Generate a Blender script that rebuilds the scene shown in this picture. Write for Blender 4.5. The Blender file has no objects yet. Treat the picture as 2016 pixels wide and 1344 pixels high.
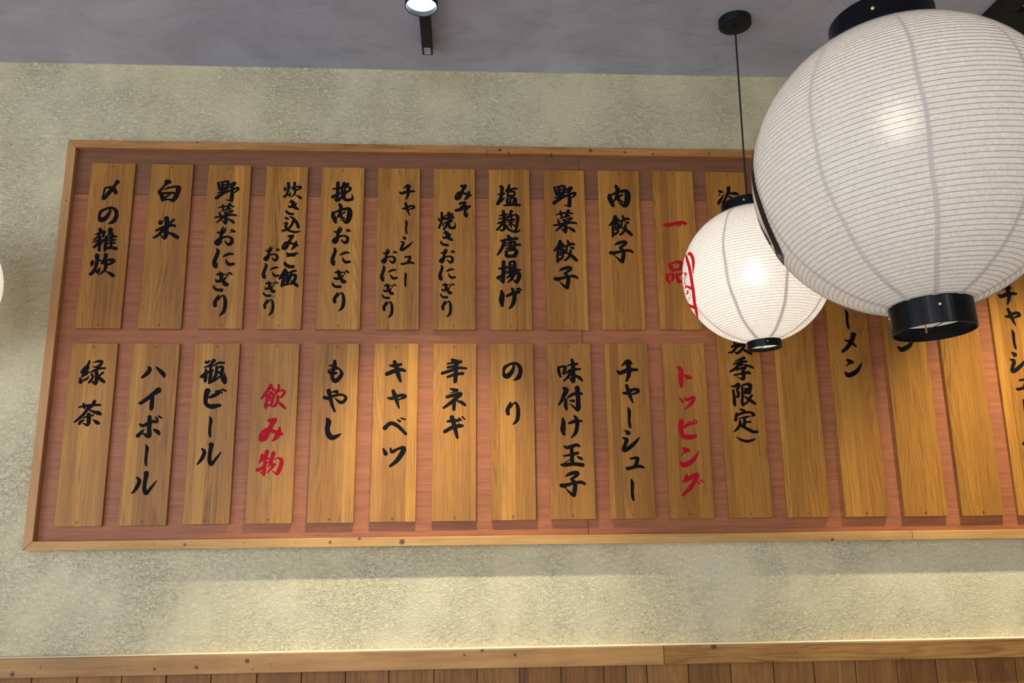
import bpy, bmesh, math, random
import numpy as np
from mathutils import Vector, Matrix

random.seed(7)
PI = math.pi
C = bpy.context.scene.collection
scene = bpy.context.scene
EYE = 1.5            # eye height above the floor; wall data below is measured from eye height

# ---------------------------------------------------------------- camera
cam_d = bpy.data.cameras.new('camera')
cam = bpy.data.objects.new('camera', cam_d)
C.objects.link(cam)
cam_d.sensor_width = 36.0
cam_d.lens = 1656.95 / 2016 * 36.0
cam_d.clip_start = 0.05
yaw, pitch, roll = 0.05913145, 0.22034613, -0.011723
right = Vector((math.cos(yaw), -math.sin(yaw), 0))
fwd = Vector((math.sin(yaw) * math.cos(pitch), math.cos(yaw) * math.cos(pitch), math.sin(pitch)))
up = right.cross(fwd)
r2 = right * math.cos(roll) + up * math.sin(roll)
u2 = -right * math.sin(roll) + up * math.cos(roll)
m = Matrix((r2, u2, -fwd)).transposed().to_4x4()
m.translation = Vector((0, -2.6, EYE))
cam.matrix_world = m
scene.camera = cam

# ---------------------------------------------------------------- world, light, exposure
w = bpy.data.worlds.new('world')
scene.world = w
w.use_nodes = True
w.node_tree.nodes['Background'].inputs[0].default_value = (0.75, 0.86, 1.0, 1)
w.node_tree.nodes['Background'].inputs[1].default_value = 1.6
scene.view_settings.view_transform = 'Standard'
scene.view_settings.look = 'None'
scene.view_settings.gamma = 1.0
scene.view_settings.use_curve_mapping = False
scene.view_settings.exposure = -0.1


def area(name, loc, rot, size, power, col, spread=PI):
    d = bpy.data.lights.new(name, 'AREA')
    d.shape = 'RECTANGLE'
    d.size, d.size_y = size
    d.energy = power
    d.color = col
    d.spread = spread
    o = bpy.data.objects.new(name, d)
    o.location = loc
    o.rotation_euler = rot
    C.objects.link(o)
    return o


# daylight through the shop window (front wall, left) and added, unseen fill lamps under the ceiling
area('window_daylight', (-1.6, -6.9, 1.6), (PI / 2, 0, 0), (3.4, 2.2), 140, (0.84, 0.92, 1.0))
area('window_daylight', (-3.62, -2.85, 1.5), (PI / 2, 0, -PI / 2), (2.6, 1.9), 78, (0.80, 0.90, 1.0))
area('room_fill_lamp', (-1.5, -4.4, 3.0), (0, 0, 0), (0.5, 0.5), 30, (1.0, 0.90, 0.78))
area('room_fill_lamp', (1.8, -4.4, 3.0), (0, 0, 0), (0.5, 0.5), 30, (1.0, 0.88, 0.74))


def spot_lamp(name, loc, target, power, col, size=65, blend=0.55, rad=0.022):
    d = bpy.data.lights.new(name, 'SPOT')
    d.energy = power
    d.color = col
    d.spot_size = math.radians(size)
    d.spot_blend = blend
    d.shadow_soft_size = rad
    o = bpy.data.objects.new(name, d)
    o.location = loc
    o.rotation_euler = (Vector(target) - Vector(loc)).to_track_quat('-Z', 'Y').to_euler()
    C.objects.link(o)
    return o


SPOT1 = (-0.116, -0.54, EYE + 1.40)
SPOT2 = (1.78, -0.50, EYE + 1.40)
spot_lamp('spot_beam', (SPOT1[0], SPOT1[1], SPOT1[2] - 0.004), (-0.11, -0.46, EYE - 0.6), 220, (1.0, 0.93, 0.72), 66, 0.7)
spot_lamp('spot_beam', (SPOT2[0], SPOT2[1], SPOT2[2] - 0.004), (1.77, -0.42, EYE - 0.6), 220, (1.0, 0.91, 0.68), 72, 0.7)

# ---------------------------------------------------------------- node helpers


class Mat:
    def __init__(s, name):
        s.m = bpy.data.materials.new(name)
        s.m.use_nodes = True
        s.t = s.m.node_tree
        s.n = s.t.nodes
        s.b = s.n['Principled BSDF']
        s.out = s.n['Material Output']

    def link(s, a, b):
        s.t.links.new(a, b)

    def put(s, node, idx, v):
        if v is None:
            return
        if hasattr(v, 'is_linked') or isinstance(v, bpy.types.NodeSocket):
            s.link(v, node.inputs[idx])
        else:
            node.inputs[idx].default_value = v

    def coord(s, kind='Object'):
        return s.n.new('ShaderNodeTexCoord').outputs[kind]

    def mapping(s, v, scale=(1, 1, 1), loc=(0, 0, 0), rot=(0, 0, 0)):
        k = s.n.new('ShaderNodeMapping')
        s.link(v, k.inputs[0])
        s.put(k, 1, loc)
        s.put(k, 2, rot)
        s.put(k, 3, scale)
        return k.outputs[0]

    def noise(s, v, scale, detail=3, rough=0.5, dist=0.0):
        k = s.n.new('ShaderNodeTexNoise')
        s.link(v, k.inputs['Vector'])
        k.inputs['Scale'].default_value = scale
        k.inputs['Detail'].default_value = detail
        k.inputs['Roughness'].default_value = rough
        k.inputs['Distortion'].default_value = dist
        return k.outputs[0]

    def math(s, op, a, b=None, c=None):
        k = s.n.new('ShaderNodeMath')
        k.operation = op
        s.put(k, 0, a)
        s.put(k, 1, b)
        s.put(k, 2, c)
        return k.outputs[0]

    def vmath(s, op, a, b=None, out=0, scale=None):
        k = s.n.new('ShaderNodeVectorMath')
        k.operation = op
        s.put(k, 0, a)
        s.put(k, 1, b)
        if scale is not None:
            s.put(k, 3, scale)
        return k.outputs[out]

    def rng(s, v, a, b, c=0.0, d=1.0, smooth=False):
        k = s.n.new('ShaderNodeMapRange')
        if smooth:
            k.interpolation_type = 'SMOOTHSTEP'
        s.put(k, 0, v)
        for i, q in enumerate((a, b, c, d)):
            s.put(k, i + 1, q)
        return k.outputs[0]

    def mix(s, f, a, b, mode='MIX'):
        k = s.n.new('ShaderNodeMix')
        k.data_type = 'RGBA'
        k.blend_type = mode
        s.put(k, 0, f)
        s.put(k, 6, a)
        s.put(k, 7, b)
        return k.outputs[2]

    def sep(s, v):
        k = s.n.new('ShaderNodeSeparateXYZ')
        s.link(v, k.inputs[0])
        return k.outputs

    def comb(s, x, y, z):
        k = s.n.new('ShaderNodeCombineXYZ')
        s.put(k, 0, x)
        s.put(k, 1, y)
        s.put(k, 2, z)
        return k.outputs[0]

    def white(s, wv):
        k = s.n.new('ShaderNodeTexWhiteNoise')
        k.noise_dimensions = '1D'
        s.put(k, 'W', wv)
        return k.outputs['Value']

    def bump(s, h, dist, strength=1.0, nrm=None):
        k = s.n.new('ShaderNodeBump')
        k.inputs['Distance'].default_value = dist
        k.inputs['Strength'].default_value = strength
        s.link(h, k.inputs['Height'])
        if nrm is not None:
            s.link(nrm, k.inputs['Normal'])
        return k.outputs[0]

    def done(s, col=None, rough=None, nrm=None, spec=None, metal=None):
        s.put(s.b, 'Base Color', col)
        s.put(s.b, 'Roughness', rough)
        s.put(s.b, 'Normal', nrm)
        s.put(s.b, 'Specular IOR Level', spec)
        s.put(s.b, 'Metallic', metal)
        return s.m


def rgb(r, g, b):
    f = lambda c: (c / 255 / 12.92) if c <= 10 else ((c / 255 + 0.055) / 1.055) ** 2.4
    return (f(r), f(g), f(b), 1)


def plain(name, col, rough=0.5, metal=0.0, spec=0.5):
    return Mat(name).done(rgb(*col), rough, None, spec, metal)


def wood(name, light, dark, axis='Z', strip=0.034, tone=0.16, line=1.0, rough=0.5, knots=(), blotch=0.25, warm=None, rings=0.5):
    """straight-grained wood; axis = grain direction; strips = edge-glued laths of slightly different tone"""
    M = Mat(name)
    co = M.coord()
    rnd = M.n.new('ShaderNodeObjectInfo').outputs['Random']
    x, y, z = M.sep(co)
    along, across = (z, x) if axis == 'Z' else (x, z)
    off = M.math('MULTIPLY', rnd, 37.0)
    # lamination strips
    if strip:
        # the laths differ in width
        wob = M.math('ADD', M.math('DIVIDE', across, strip), M.math('MULTIPLY', rnd, 7.3))
        fl = M.math('FLOOR', M.math('ADD', wob, M.math('MULTIPLY', M.math('SINE', wob), 0.25)))
        sid = M.math('ADD', fl, off)
        st = M.white(sid)
    else:
        sid = off
        st = M.math('MULTIPLY', rnd, 1.0)
    a2 = M.math('MULTIPLY', along, 0.055)
    v = M.comb(M.math('ADD', across, M.math('MULTIPLY', st, 11.0)), y, M.math('ADD', a2, off))
    # fine grain lines
    g1 = M.noise(v, 260, 2, 0.6)
    g2 = M.noise(v, 75, 3, 0.55, 0.4)
    # growth rings, cathedral arches
    vr = M.comb(M.math('ADD', across, M.math('MULTIPLY', st, 5.0)), y, M.math('ADD', M.math('MULTIPLY', along, 0.10), off))
    wn = M.noise(vr, 9, 2, 0.5)
    ringv = M.math('SINE', M.math('MULTIPLY', M.math('ADD', wn, M.math('MULTIPLY', across, 6.0)), 150.0))
    ringv = M.rng(ringv, 0.1, 1.0)
    g = M.math('ADD', M.math('MULTIPLY', M.rng(g1, 0.35, 0.7), 0.30 * line), M.math('MULTIPLY', M.rng(g2, 0.38, 0.68), 0.34 * line))
    g = M.math('ADD', g, M.math('MULTIPLY', ringv, 0.30 * line * rings))
    bl = M.noise(M.comb(M.math('MULTIPLY', across, 1.0), y, M.math('ADD', M.math('MULTIPLY', along, 0.35), off)), 14, 3)
    g = M.math('ADD', g, M.math('MULTIPLY', M.rng(bl, 0.35, 0.75), blotch))
    g = M.math('ADD', g, M.math('MULTIPLY', M.math('SUBTRACT', st, 0.5), tone * 2))
    g = M.rng(g, 0.0, 1.0)
    col = M.mix(g, rgb(*light), rgb(*dark))
    if warm:
        col = M.mix(M.math('MULTIPLY', M.white(M.math('ADD', sid, 3.7)), 0.6), col, rgb(*warm))
    if knots:
        k = None
        for (kx, kz, kr) in knots:
            d = M.vmath('DISTANCE', M.vmath('MULTIPLY', co, (1, 0, 1)), (kx, 0, kz), out=1)
            d = M.math('ADD', d, M.math('MULTIPLY', M.math('SUBTRACT', g2, 0.5), kr * 1.2))
            q = M.rng(d, kr * 1.25, kr * 0.6)
            k = q if k is None else M.math('MAXIMUM', k, q)
        col = M.mix(M.math('MULTIPLY', k, 0.85), col, rgb(52, 32, 22))
    h = M.math('ADD', g1, g2)
    return M.done(col, rough, M.bump(h, 0.0006, 0.35), 0.3)


# ---------------------------------------------------------------- object helpers


def link_obj(name, me, mat, parent=None, loc=(0, 0, 0), rot=None):
    o = bpy.data.objects.new(name, me)
    if mat is not None and not me.materials:
        me.materials.append(mat)
    C.objects.link(o)
    o.location = loc
    if rot is not None:
        o.rotation_euler = rot
    if parent is not None:
        o.parent = parent
    return o


def mesh(name, bm, smooth=False):
    bm.normal_update()
    me = bpy.data.meshes.new(name)
    bm.to_mesh(me)
    bm.free()
    if smooth:
        for p in me.polygons:
            p.use_smooth = True
    return me


def obj(name, bm, mat, parent=None, loc=(0, 0, 0), rot=None, smooth=False):
    return link_obj(name, mesh(name, bm, smooth), mat, parent, loc, rot)


def tag(o, label=None, cat=None, group=None, kind=None):
    if label:
        o['label'] = label
    if cat:
        o['category'] = cat
    if group:
        o['group'] = group
    if kind:
        o['kind'] = kind
    return o


def thing(name, label, cat, loc=(0, 0, 0), rot=(0, 0, 0), group=None):
    o = bpy.data.objects.new(name, None)
    o.empty_display_size = 0.1
    C.objects.link(o)
    o.location = loc
    o.rotation_euler = rot
    return tag(o, label, cat, group)


def box(x0, x1, y0, y1, z0, z1, bev=0.0, bm=None, seg=1):
    b = bmesh.new()
    r = bmesh.ops.create_cube(b, size=1)
    for v in b.verts:
        v.co = Vector((x0 + (v.co.x + .5) * (x1 - x0), y0 + (v.co.y + .5) * (y1 - y0), z0 + (v.co.z + .5) * (z1 - z0)))
    if bev:
        bmesh.ops.bevel(b, geom=b.edges[:], offset=bev, segments=seg, affect='EDGES', profile=0.5)
    if bm is None:
        return b
    me = bpy.data.meshes.new('tmp')
    b.to_mesh(me)
    b.free()
    bm.from_mesh(me)
    bpy.data.meshes.remove(me)
    return bm


def prism(pts, y0, y1, bev=0.0):
    """polygon in XZ pushed from y0 to y1"""
    b = bmesh.new()
    A = [b.verts.new((x, y0, z)) for x, z in pts]
    B = [b.verts.new((x, y1, z)) for x, z in pts]
    n = len(pts)
    b.faces.new(A)
    b.faces.new(B[::-1])
    for i in range(n):
        b.faces.new((A[i], B[i], B[(i + 1) % n], A[(i + 1) % n]))
    bmesh.ops.recalc_face_normals(b, faces=b.faces[:])
    if bev:
        bmesh.ops.bevel(b, geom=b.edges[:], offset=bev, segments=1, affect='EDGES', profile=0.5)
    return b


def lathe(prof, n=48, bm=None, close=False):
    """prof: (radius, z) list turned about Z"""
    b = bm or bmesh.new()
    rows = []
    for r, z in prof:
        if r < 1e-6:
            rows.append([b.verts.new((0, 0, z))] * n)
        else:
            rows.append([b.verts.new((r * math.cos(2 * PI * i / n), r * math.sin(2 * PI * i / n), z)) for i in range(n)])
    for a, c in zip(rows, rows[1:]):
        for i in range(n):
            j = (i + 1) % n
            vs = []
            for v in (a[i], a[j], c[j], c[i]):
                if v not in vs:
                    vs.append(v)
            if len(vs) >= 3:
                b.faces.new(vs)
    if close:
        a, c = rows[-1], rows[0]
        for i in range(n):
            j = (i + 1) % n
            b.faces.new((a[i], a[j], c[j], c[i]))
    bmesh.ops.recalc_face_normals(b, faces=b.faces[:])
    return b


def tube(pts, r, n=6, bm=None):
    b = bm or bmesh.new()
    P = [Vector(p) for p in pts]
    prev = None
    for i, p in enumerate(P):
        t = (P[min(i + 1, len(P) - 1)] - P[max(i - 1, 0)]).normalized()
        a = t.orthogonal().normalized() if prev is None else (prev[1] - t * prev[1].dot(t)).normalized()
        c = t.cross(a)
        ring = [b.verts.new(p + (a * math.cos(2 * PI * k / n) + c * math.sin(2 * PI * k / n)) * r) for k in range(n)]
        if prev:
            for k in range(n):
                b.faces.new((prev[0][k], prev[0][(k + 1) % n], ring[(k + 1) % n], ring[k]))
        else:
            b.faces.new(ring[::-1])
        prev = (ring, a)
    b.faces.new(prev[0])
    return b


# ---------------------------------------------------------------- materials


def plaster_mat():
    M = Mat('troweled_plaster')
    co = M.coord()
    big = M.noise(co, 2.3, 3)
    med = M.noise(co, 9, 4, 0.6)
    # trowel drags: short raised ridges, mostly horizontal, in patches
    dv = M.mapping(co, (0.6, 1, 1), rot=(0, 0.45, 0))
    drag = M.noise(dv, 98, 4, 0.6, 0.6)
    fine = M.noise(co, 210, 3, 0.55, 0.4)
    ridges = M.rng(M.math('ABSOLUTE', M.math('SUBTRACT', drag, 0.5)), 0.0, 0.10)
    mask = M.rng(M.noise(M.mapping(co, (1, 1, 0.7)), 4.6, 4, 0.6), 0.40, 0.60)
    h = M.math('MULTIPLY', M.math('ADD', M.math('MULTIPLY', ridges, 0.8), M.math('MULTIPLY', fine, 0.5)), M.rng(mask, 0, 1, 0.58, 1.0))
    pits = M.rng(M.noise(co, 170, 2, 0.5, 1.0), 0.70, 0.76)
    pits = M.math('MULTIPLY', pits, M.rng(med, 0.42, 0.6))
    cr = M.rng(M.math('ABSOLUTE', M.math('SUBTRACT', M.noise(M.mapping(co, (0.8, 1, 1), rot=(0, -0.3, 0)), 62, 5, 0.65, 1.4), 0.5)), 0.016, 0.0)
    cr = M.math('MULTIPLY', M.math('MULTIPLY', cr, M.rng(fine, 0.45, 0.6)), mask)
    h = M.math('SUBTRACT', h, M.math('MULTIPLY', M.math('MAXIMUM', pits, cr), 0.8))
    col = M.mix(M.rng(big, 0.3, 0.7), rgb(205, 194, 164), rgb(200, 187, 153))
    col = M.mix(M.math('MULTIPLY', M.rng(med, 0.45, 0.75), 0.16), col, rgb(182, 172, 146))
    col = M.mix(M.math('MULTIPLY', cr, 0.62), col, rgb(120, 102, 74))
    col = M.mix(M.math('MULTIPLY', pits, 0.75), col, rgb(84, 70, 52))
    return M.done(col, 0.92, M.bump(h, 0.0021, 1.0), 0.15)


def ceiling_mat():
    M = Mat('grey_distemper_ceiling')
    co = M.coord()
    a = M.noise(co, 2.0, 5, 0.62, 0.7)
    b = M.noise(M.mapping(co, (1, 2.6, 1), rot=(0, 0, 0.5)), 5.0, 5, 0.65, 1.2)
    c = M.noise(co, 1.3, 2)
    col = M.mix(M.rng(a, 0.32, 0.68), rgb(178, 178, 188), rgb(150, 149, 159))
    col = M.mix(M.math('MULTIPLY', M.rng(b, 0.5, 0.8), 0.5), col, rgb(126, 123, 132))
    col = M.mix(M.math('MULTIPLY', M.rng(c, 0.45, 0.7), 0.3), col, rgb(178, 164, 160))
    return M.done(col, 0.8, M.bump(M.math('ADD', a, b), 0.002, 0.3), 0.2)


def paper_mat():
    """washi paper: fibres, reflects and lets light through"""
    M = Mat('washi_paper')
    co = M.coord()
    f1 = M.noise(co, 170, 4, 0.7, 0.8)
    f2 = M.noise(co, 45, 3, 0.6)
    fib = M.rng(f1, 0.35, 0.7)
    n = M.n
    col_r = M.mix(fib, rgb(226, 222, 215), rgb(208, 203, 194))
    col_t = M.mix(fib, rgb(255, 252, 248), rgb(228, 220, 212))
    dif = n.new('ShaderNodeBsdfDiffuse')
    tr = n.new('ShaderNodeBsdfTranslucent')
    rf = n.new('ShaderNodeBsdfRefraction')
    gl = n.new('ShaderNodeBsdfGlossy')
    M.link(col_r, dif.inputs[0])
    M.link(col_t, tr.inputs[0])
    rf.inputs['Color'].default_value = (1, .96, .9, 1)
    rf.inputs['Roughness'].default_value = 0.7
    rf.inputs['IOR'].default_value = 1.15
    bp = M.bump(M.math('ADD', f1, f2), 0.0006, 0.5)
    M.link(bp, dif.inputs['Normal'])
    m1 = n.new('ShaderNodeMixShader')
    m1.inputs[0].default_value = 0.42
    M.link(dif.outputs[0], m1.inputs[1])
    M.link(tr.outputs[0], m1.inputs[2])
    m2 = n.new('ShaderNodeMixShader')
    m2.inputs[0].default_value = 0.011
    M.link(m1.outputs[0], m2.inputs[1])
    M.link(rf.outputs[0], m2.inputs[2])
    n.remove(gl)
    M.link(m2.outputs[0], M.out.inputs[0])
    return M.m


def seam_mat():
    M = Mat('doubled_washi_paper')
    n = M.n
    dif = n.new('ShaderNodeBsdfDiffuse')
    dif.inputs[0].default_value = rgb(204, 196, 194)
    tr = n.new('ShaderNodeBsdfTranslucent')
    tr.inputs[0].default_value = rgb(236, 228, 220)
    mx = n.new('ShaderNodeMixShader')
    mx.inputs[0].default_value = 0.4
    M.link(dif.outputs[0], mx.inputs[1])
    M.link(tr.outputs[0], mx.inputs[2])
    M.link(mx.outputs[0], M.out.inputs[0])
    return M.m


def emit(name, col, strength):
    M = Mat(name)
    e = M.n.new('ShaderNodeEmission')
    e.inputs[0].default_value = rgb(*col)
    e.inputs[1].default_value = strength
    M.link(e.outputs[0], M.out.inputs[0])
    return M.m


GLYPHS = {
 '〆': '18.3,27.3,14.5 15.7,22.6,10.3 10.7,14,9.3 3.4,1.9,12.9 -7.4,-13.8,12.9 -16.5,-26.6,12.9 -20.1,-29.4,10.3|-23.6,-26.7,3.9 -20,-9.7,5.4 -17.9,5.1,5.7 -8.2,8.5,6.7 2.2,7.5,10.3 10.6,0.6,14.2 17.3,-9.2,11.3',
 'の': '2.1,22.5,5.1 3.6,13.4,7.9 -3.3,-2.7,12.8 -15.6,-14.7,15.3 -24.7,-12.7,12.8 -27.5,0.5,7.4 -23.9,12.4,10.2 -13.7,19.5,7.9 -2.6,24.5,7.4 11.5,24.7,9 22,15,11.8 25,1.1,12.6 20.3,-15.7,14.1 12.1,-23.4,9.6 1,-28.7,1',
 '雑': '-19.7,33.8,9.6 -16.5,26.9,11.5 -20,16.5,7.6 -27.2,5.4,6.1 -35.4,-1.5,4.6|-35.1,15,1.9 -22.3,20.3,6.4 -7.4,24.9,10.2 -3.4,22.9,6.4 -8.8,12.5,7 -7,7,3.8|-39,-10.9,2.5 -22.5,-3.9,6.3 -2.3,-2.3,5.7|-17.9,7.6,8.9 -17.3,-5.5,10.2 -17,-19.2,9.1 -15.4,-35.6,8.4|-19.4,-9.6,7.6 -26.1,-19.3,8.9 -31.7,-24.8,9.1|-12.7,-13.7,7.6 -4.5,-6,2.5|12.2,33.4,12.8 18.1,32.1,6.4|12.6,29.3,14 12.8,20.3,11.5 6.5,12.6,4.6 0,7.1,6.4|1.1,8.5,8.4 2.4,-9.4,9.1 2,-24.5,10.2 2.3,-35.5,8.1|17.7,22.4,7.6 23.5,14.2,5.1|7.2,4.4,4.6 20.8,9.3,7.6 34.2,9.5,5.1|5.4,-3.2,4.6 20.5,-1.7,6.4 31.9,-0.9,5.1|6.3,-13.2,4.6 18.9,-11.3,6.4 30.3,-11.2,5.6|6.5,-28.6,8.9 20.3,-26.8,9.5 34.5,-29.7,10.2 37.1,-29.7,6.4|18.8,16.9,7.6 19.3,-2.4,8.4 18.8,-24.3,8.4',
 '炊': '-32.3,13.2,5 -32.4,7.1,11.1 -33.5,-1,7.6|-20.1,30.3,13.7 -18.7,18.1,11.4 -19.3,1.8,10.7 -23.2,-15.9,10.1 -31.5,-28.1,11.1 -37,-29.5,5.7|-15.9,12.7,6.3 -7.8,14.8,5.6|-8.9,-7.6,1.5 -10.5,-17.1,8.3 -13.1,-23.2,10.1 -19.8,-18.5,5|6.2,33.3,12 5.6,19.7,11.4 -0.3,8.7,10.1 -3.7,4.6,5.6|7.2,9.5,5.1 16.7,16.4,7.6 26.8,16.4,10.1 31.6,12.4,11.4 22.9,4.2,7.6 13,1.4,8.3|7.3,8.8,10.1 9.8,-4.8,10.6 7.1,-17,8.8 -2,-27.2,5 -12.1,-33.3,1.5|10,-20.7,1.8 23.1,-26.3,8.3 32.6,-33,11.3 36,-35.4,7.8',
 '白': '-13.3,32.1,9.9 -5,32.2,12.4 1.9,28.6,6.6|-9.6,27.6,13.3 -18.6,14.8,6.6 -30.5,-1.6,9.9|-31.1,-4.3,9.9 -22.9,-14.2,13.2 -17.5,-30.3,12.4|-19.3,3,2.6 -3.3,10.4,6.6 19.6,14.9,7.5 28.2,9.9,15.7 26.8,-4.5,14.9 20.7,-22.6,14.9 14,-32.6,11.6|-17.6,-8.7,7.6 4.6,-6.3,7.6 17.9,-7.4,6|4.9,-10.2,3.3 -4.5,-17.5,6.6 -13.1,-23.9,3.6|-16.9,-28.5,8.2 -0.3,-29.2,5.9 13.1,-31.7,9.9',
 '米': '-21.7,25.8,3.3 -21.3,16,11.5 -12.5,22.9,2.6|19.2,27.1,8.5 9.4,16,7.2|-2.5,31.3,15.6 -0.5,16.2,14.1 -1.2,-6.8,15.1 -0.8,-22.7,14.1 -3.9,-35,8.2 -17.9,-22.8,2.9|-30.5,-9.2,7.4 -15.6,-0.2,8.5 1.9,5.6,9.8 18.1,9.3,8.2 26.2,5.9,6.6|-8.8,-3.3,13.1 -19.9,-19.3,8.8 -31.3,-30,7.2 -37.9,-32.7,4.9|4.3,-14.7,6.5 20.4,-21.6,10.1 34.1,-30.3,11.8 36.7,-32.6,7.2',
 '野': '-32.9,29.5,6.6 -29.3,17.7,7.3 -26,3.9,6.8|-30.3,29.5,5.2 -16.5,32.9,5.9 -3.3,34.8,9.2 1.8,30,9.2 -0.5,16,9.4 -4,5.5,8.7|-17.1,32.5,6.8 -16.9,15.1,8.4 -16.7,-5.7,9.2|-28.5,20.8,4.5 -2.3,23,6.6|-27.4,11.5,6.5 -2.5,11.8,7.9|-26,3.9,5.2 -4,5.5,7.9|-32.4,-7.6,3.1 -21.2,-4.1,6.5 -8.1,-2.2,5.2|-34.1,-24.7,12 -22.8,-15.5,11 -8.2,-6.3,8.1 5,0.1,7.6 21,8,7.9 33.5,11.6,7.9 36.4,6.8,7.4 29.9,-0.3,6.6 23.9,-5.5,3.1|4.2,20.7,5.3 13.6,26,8.1 22.8,29.3,11|24.1,26.8,7.9 14.6,15.5,9.5 7.3,12.9,5.2|16.3,4.4,11 16.8,-13.6,12.6 16.1,-28.9,12.6 15.9,-35.1,8.6 6.9,-33.1,4.7 -3.6,-31.9,1.6',
 '菜': '-27.7,22.8,3.9 -9.1,26.9,6.5 11.8,29.6,5.2 26.1,27,5.7|-13.1,33,6.8 -11.8,24.1,8.6 -11.3,17.5,5.5|12,35.4,11.7 7.8,25.7,9.9 3.7,17.4,7.8|-17.3,8.6,2.6 -2.9,14.3,6 14.8,19.2,6.8|-7,4.9,2.6 7.4,8.5,3.9 20.5,12.1,5.7 22.4,8.7,5.7 12.4,2.4,5.7 5.8,-1.1,3.9|-5.7,4.2,5.5 0.6,-1.2,7.3|-22.6,4.1,5.2 -19.9,-2.8,8.8|-37.3,-14.8,5.2 -21.7,-11.7,7.5 3.1,-6.6,7.3 25.3,-4.3,8.1 36.7,-6.9,6.5|2,0.9,7.8 1.9,-15.5,12 1.2,-30.5,13 -0.2,-37.4,7.8 -12.3,-25.2,2.6|-10,-13.6,11.2 -20.7,-25.3,7 -30.6,-34.3,4.1|6.7,-19.8,3.9 18.3,-24.9,8.3 27.2,-30.9,10.4 30.3,-34.6,6.5',
 'お': '-6.7,31.4,2.4 -9.8,20.2,8.2 -11.7,12.6,9.9|-0.1,26,4.7 -2,17.7,7.8 -8,10.1,10.1|-26.5,13,2.4 -19.3,11.3,6.8 -9.4,13.3,7.1|-11.8,13.9,9.4 -12,1.2,10.1 -13.2,-11.4,11.3 -16.7,-21.5,12.9 -20,-28.4,8.2 -25.2,-26.6,7 -29.6,-21.6,5.4 -19.7,-11.4,8.2 -4.8,-4.4,7.3 10.3,-2.2,6.8 20.1,-7.4,9.6 22.9,-16.2,10.8 18.7,-25.1,12.2 13,-27.9,9.4 5.1,-22.6,6.1 1.5,-16.6,3.3|-23.8,-21.5,9.4 -14.5,-19,12.9|17.2,21,3.5 24,17.3,9.2 29.4,15.4,5.9|20,14.7,4 13.2,10,0.7',
 'に': '-24,31.2,4.2 -19.5,22.2,10.5 -24,5.9,11.7 -28.8,-11.6,12.6 -26.8,-24,12.1 -23.1,-28.4,9.8|-22.1,-25.3,7 -20.2,-19,3.5 -18.5,-14,0.9|-2.6,5.7,4.2 6.7,11,8.7 18.2,15.1,8.4 27.6,13.6,4.7|5.7,-2.5,2.1 9.2,-12.7,7.2 17.9,-20.1,10.5 30.6,-18.6,8.9',
 'ぎ': '-9.8,30,5.8 -5.9,19.8,11.2 -3.8,7.5,11.6 5,-3.6,10.7 14.7,-9.9,9.8|10.2,-13.4,5.8 3.1,-11,2.8 -5,-10.2,0.7|-18.7,22.9,5.8 -7.2,24.8,9.8 1.7,22.6,5.8|-22.2,5.2,4.6 -17.3,0.7,8.8 -7,2.6,9.8 4.3,8.1,7 8.4,13.7,4.7|8,24.8,4.2 14.7,19.7,5.6|15.4,28,4 21.2,27.1,6.8 27.3,23,4|-25.8,-12.5,2.6 -25.9,-19.6,6.7 -15.6,-27,8.8 -1.7,-27.6,10.7',
 'り': '-6.3,30.9,5.8 -10.9,20.5,10.4 -15.9,8.3,11.5 -14.2,-1.4,10.4|-6.2,19.3,6.9 1.4,27.9,4.6 8.7,31.6,5.1 14.7,18.1,10.2 16,-0.2,11.3 13.2,-18.4,10.8 5.9,-28.3,6.9 -0.5,-33.2,1.8',
 'き': '-5.2,23.6,5.9 -0.2,15.9,11.3 3.6,4.6,12.1 11.9,-3.1,9.5 19.3,-6.1,3.4|-10.8,17.9,4 -1,20.1,6.6 5.7,17.4,4|-12.9,5.5,3.9 -7.4,1.3,7.9 4.8,7.1,7.9 11.8,13.5,4|-18.7,-9.9,3.2 -17.5,-16.3,7.1 -6.9,-21.8,8.1 2.3,-22.6,7.9',
 '込': '-21.5,24.4,3.9 -16.7,20.9,7.3 -11,18.9,5.8|-26.2,1.5,1.8 -18,6.1,5.2 -13.3,4.1,6.5 -18.1,-3.7,8.1 -16.5,-10.7,8.1 -10.4,-14.1,7.3|-26.4,-20.9,7.6 -14.2,-17.9,6.5 -2.2,-21.7,7.6 12.3,-25.1,7.8 22.7,-23.5,5.2 28.9,-21.1,2.6|-7.9,27.7,2.6 3.6,21.9,7.9 16.1,6.6,9.7 22,-8.1,10|6.4,17.7,8.7 1.9,2.2,8.6 -6,-11.3,7.9',
 'み': '-6.8,21.7,6.9 7.9,24.2,6.9|-2.5,20.4,8.6 7,21.4,8.6 0.1,10.3,10 -6,-2.7,10.3 -13.7,-18.4,13.1 -22.3,-22.1,10 -23.2,-12,6.9 -12.8,-0.5,7.6 4.4,-4,7.9 23.3,-10.1,7.9|19.1,3.5,5.2 16.4,-9.8,12.1 10.4,-20,8.6 3.5,-26.5,2.4',
 'ご': '-15.3,25.3,2.8 -10.3,17.9,10 6.8,18.1,12.5|-1.1,15.9,8 -15.9,9.9,1.6|9,13.8,4.8 13.1,21.8,5.6|12.5,24.5,4.8 21.1,21.4,3.2|-20.6,-5,2.8 -17.7,-14.1,10 -5.4,-21.4,10.8 6.7,-21.7,10.4',
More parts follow.
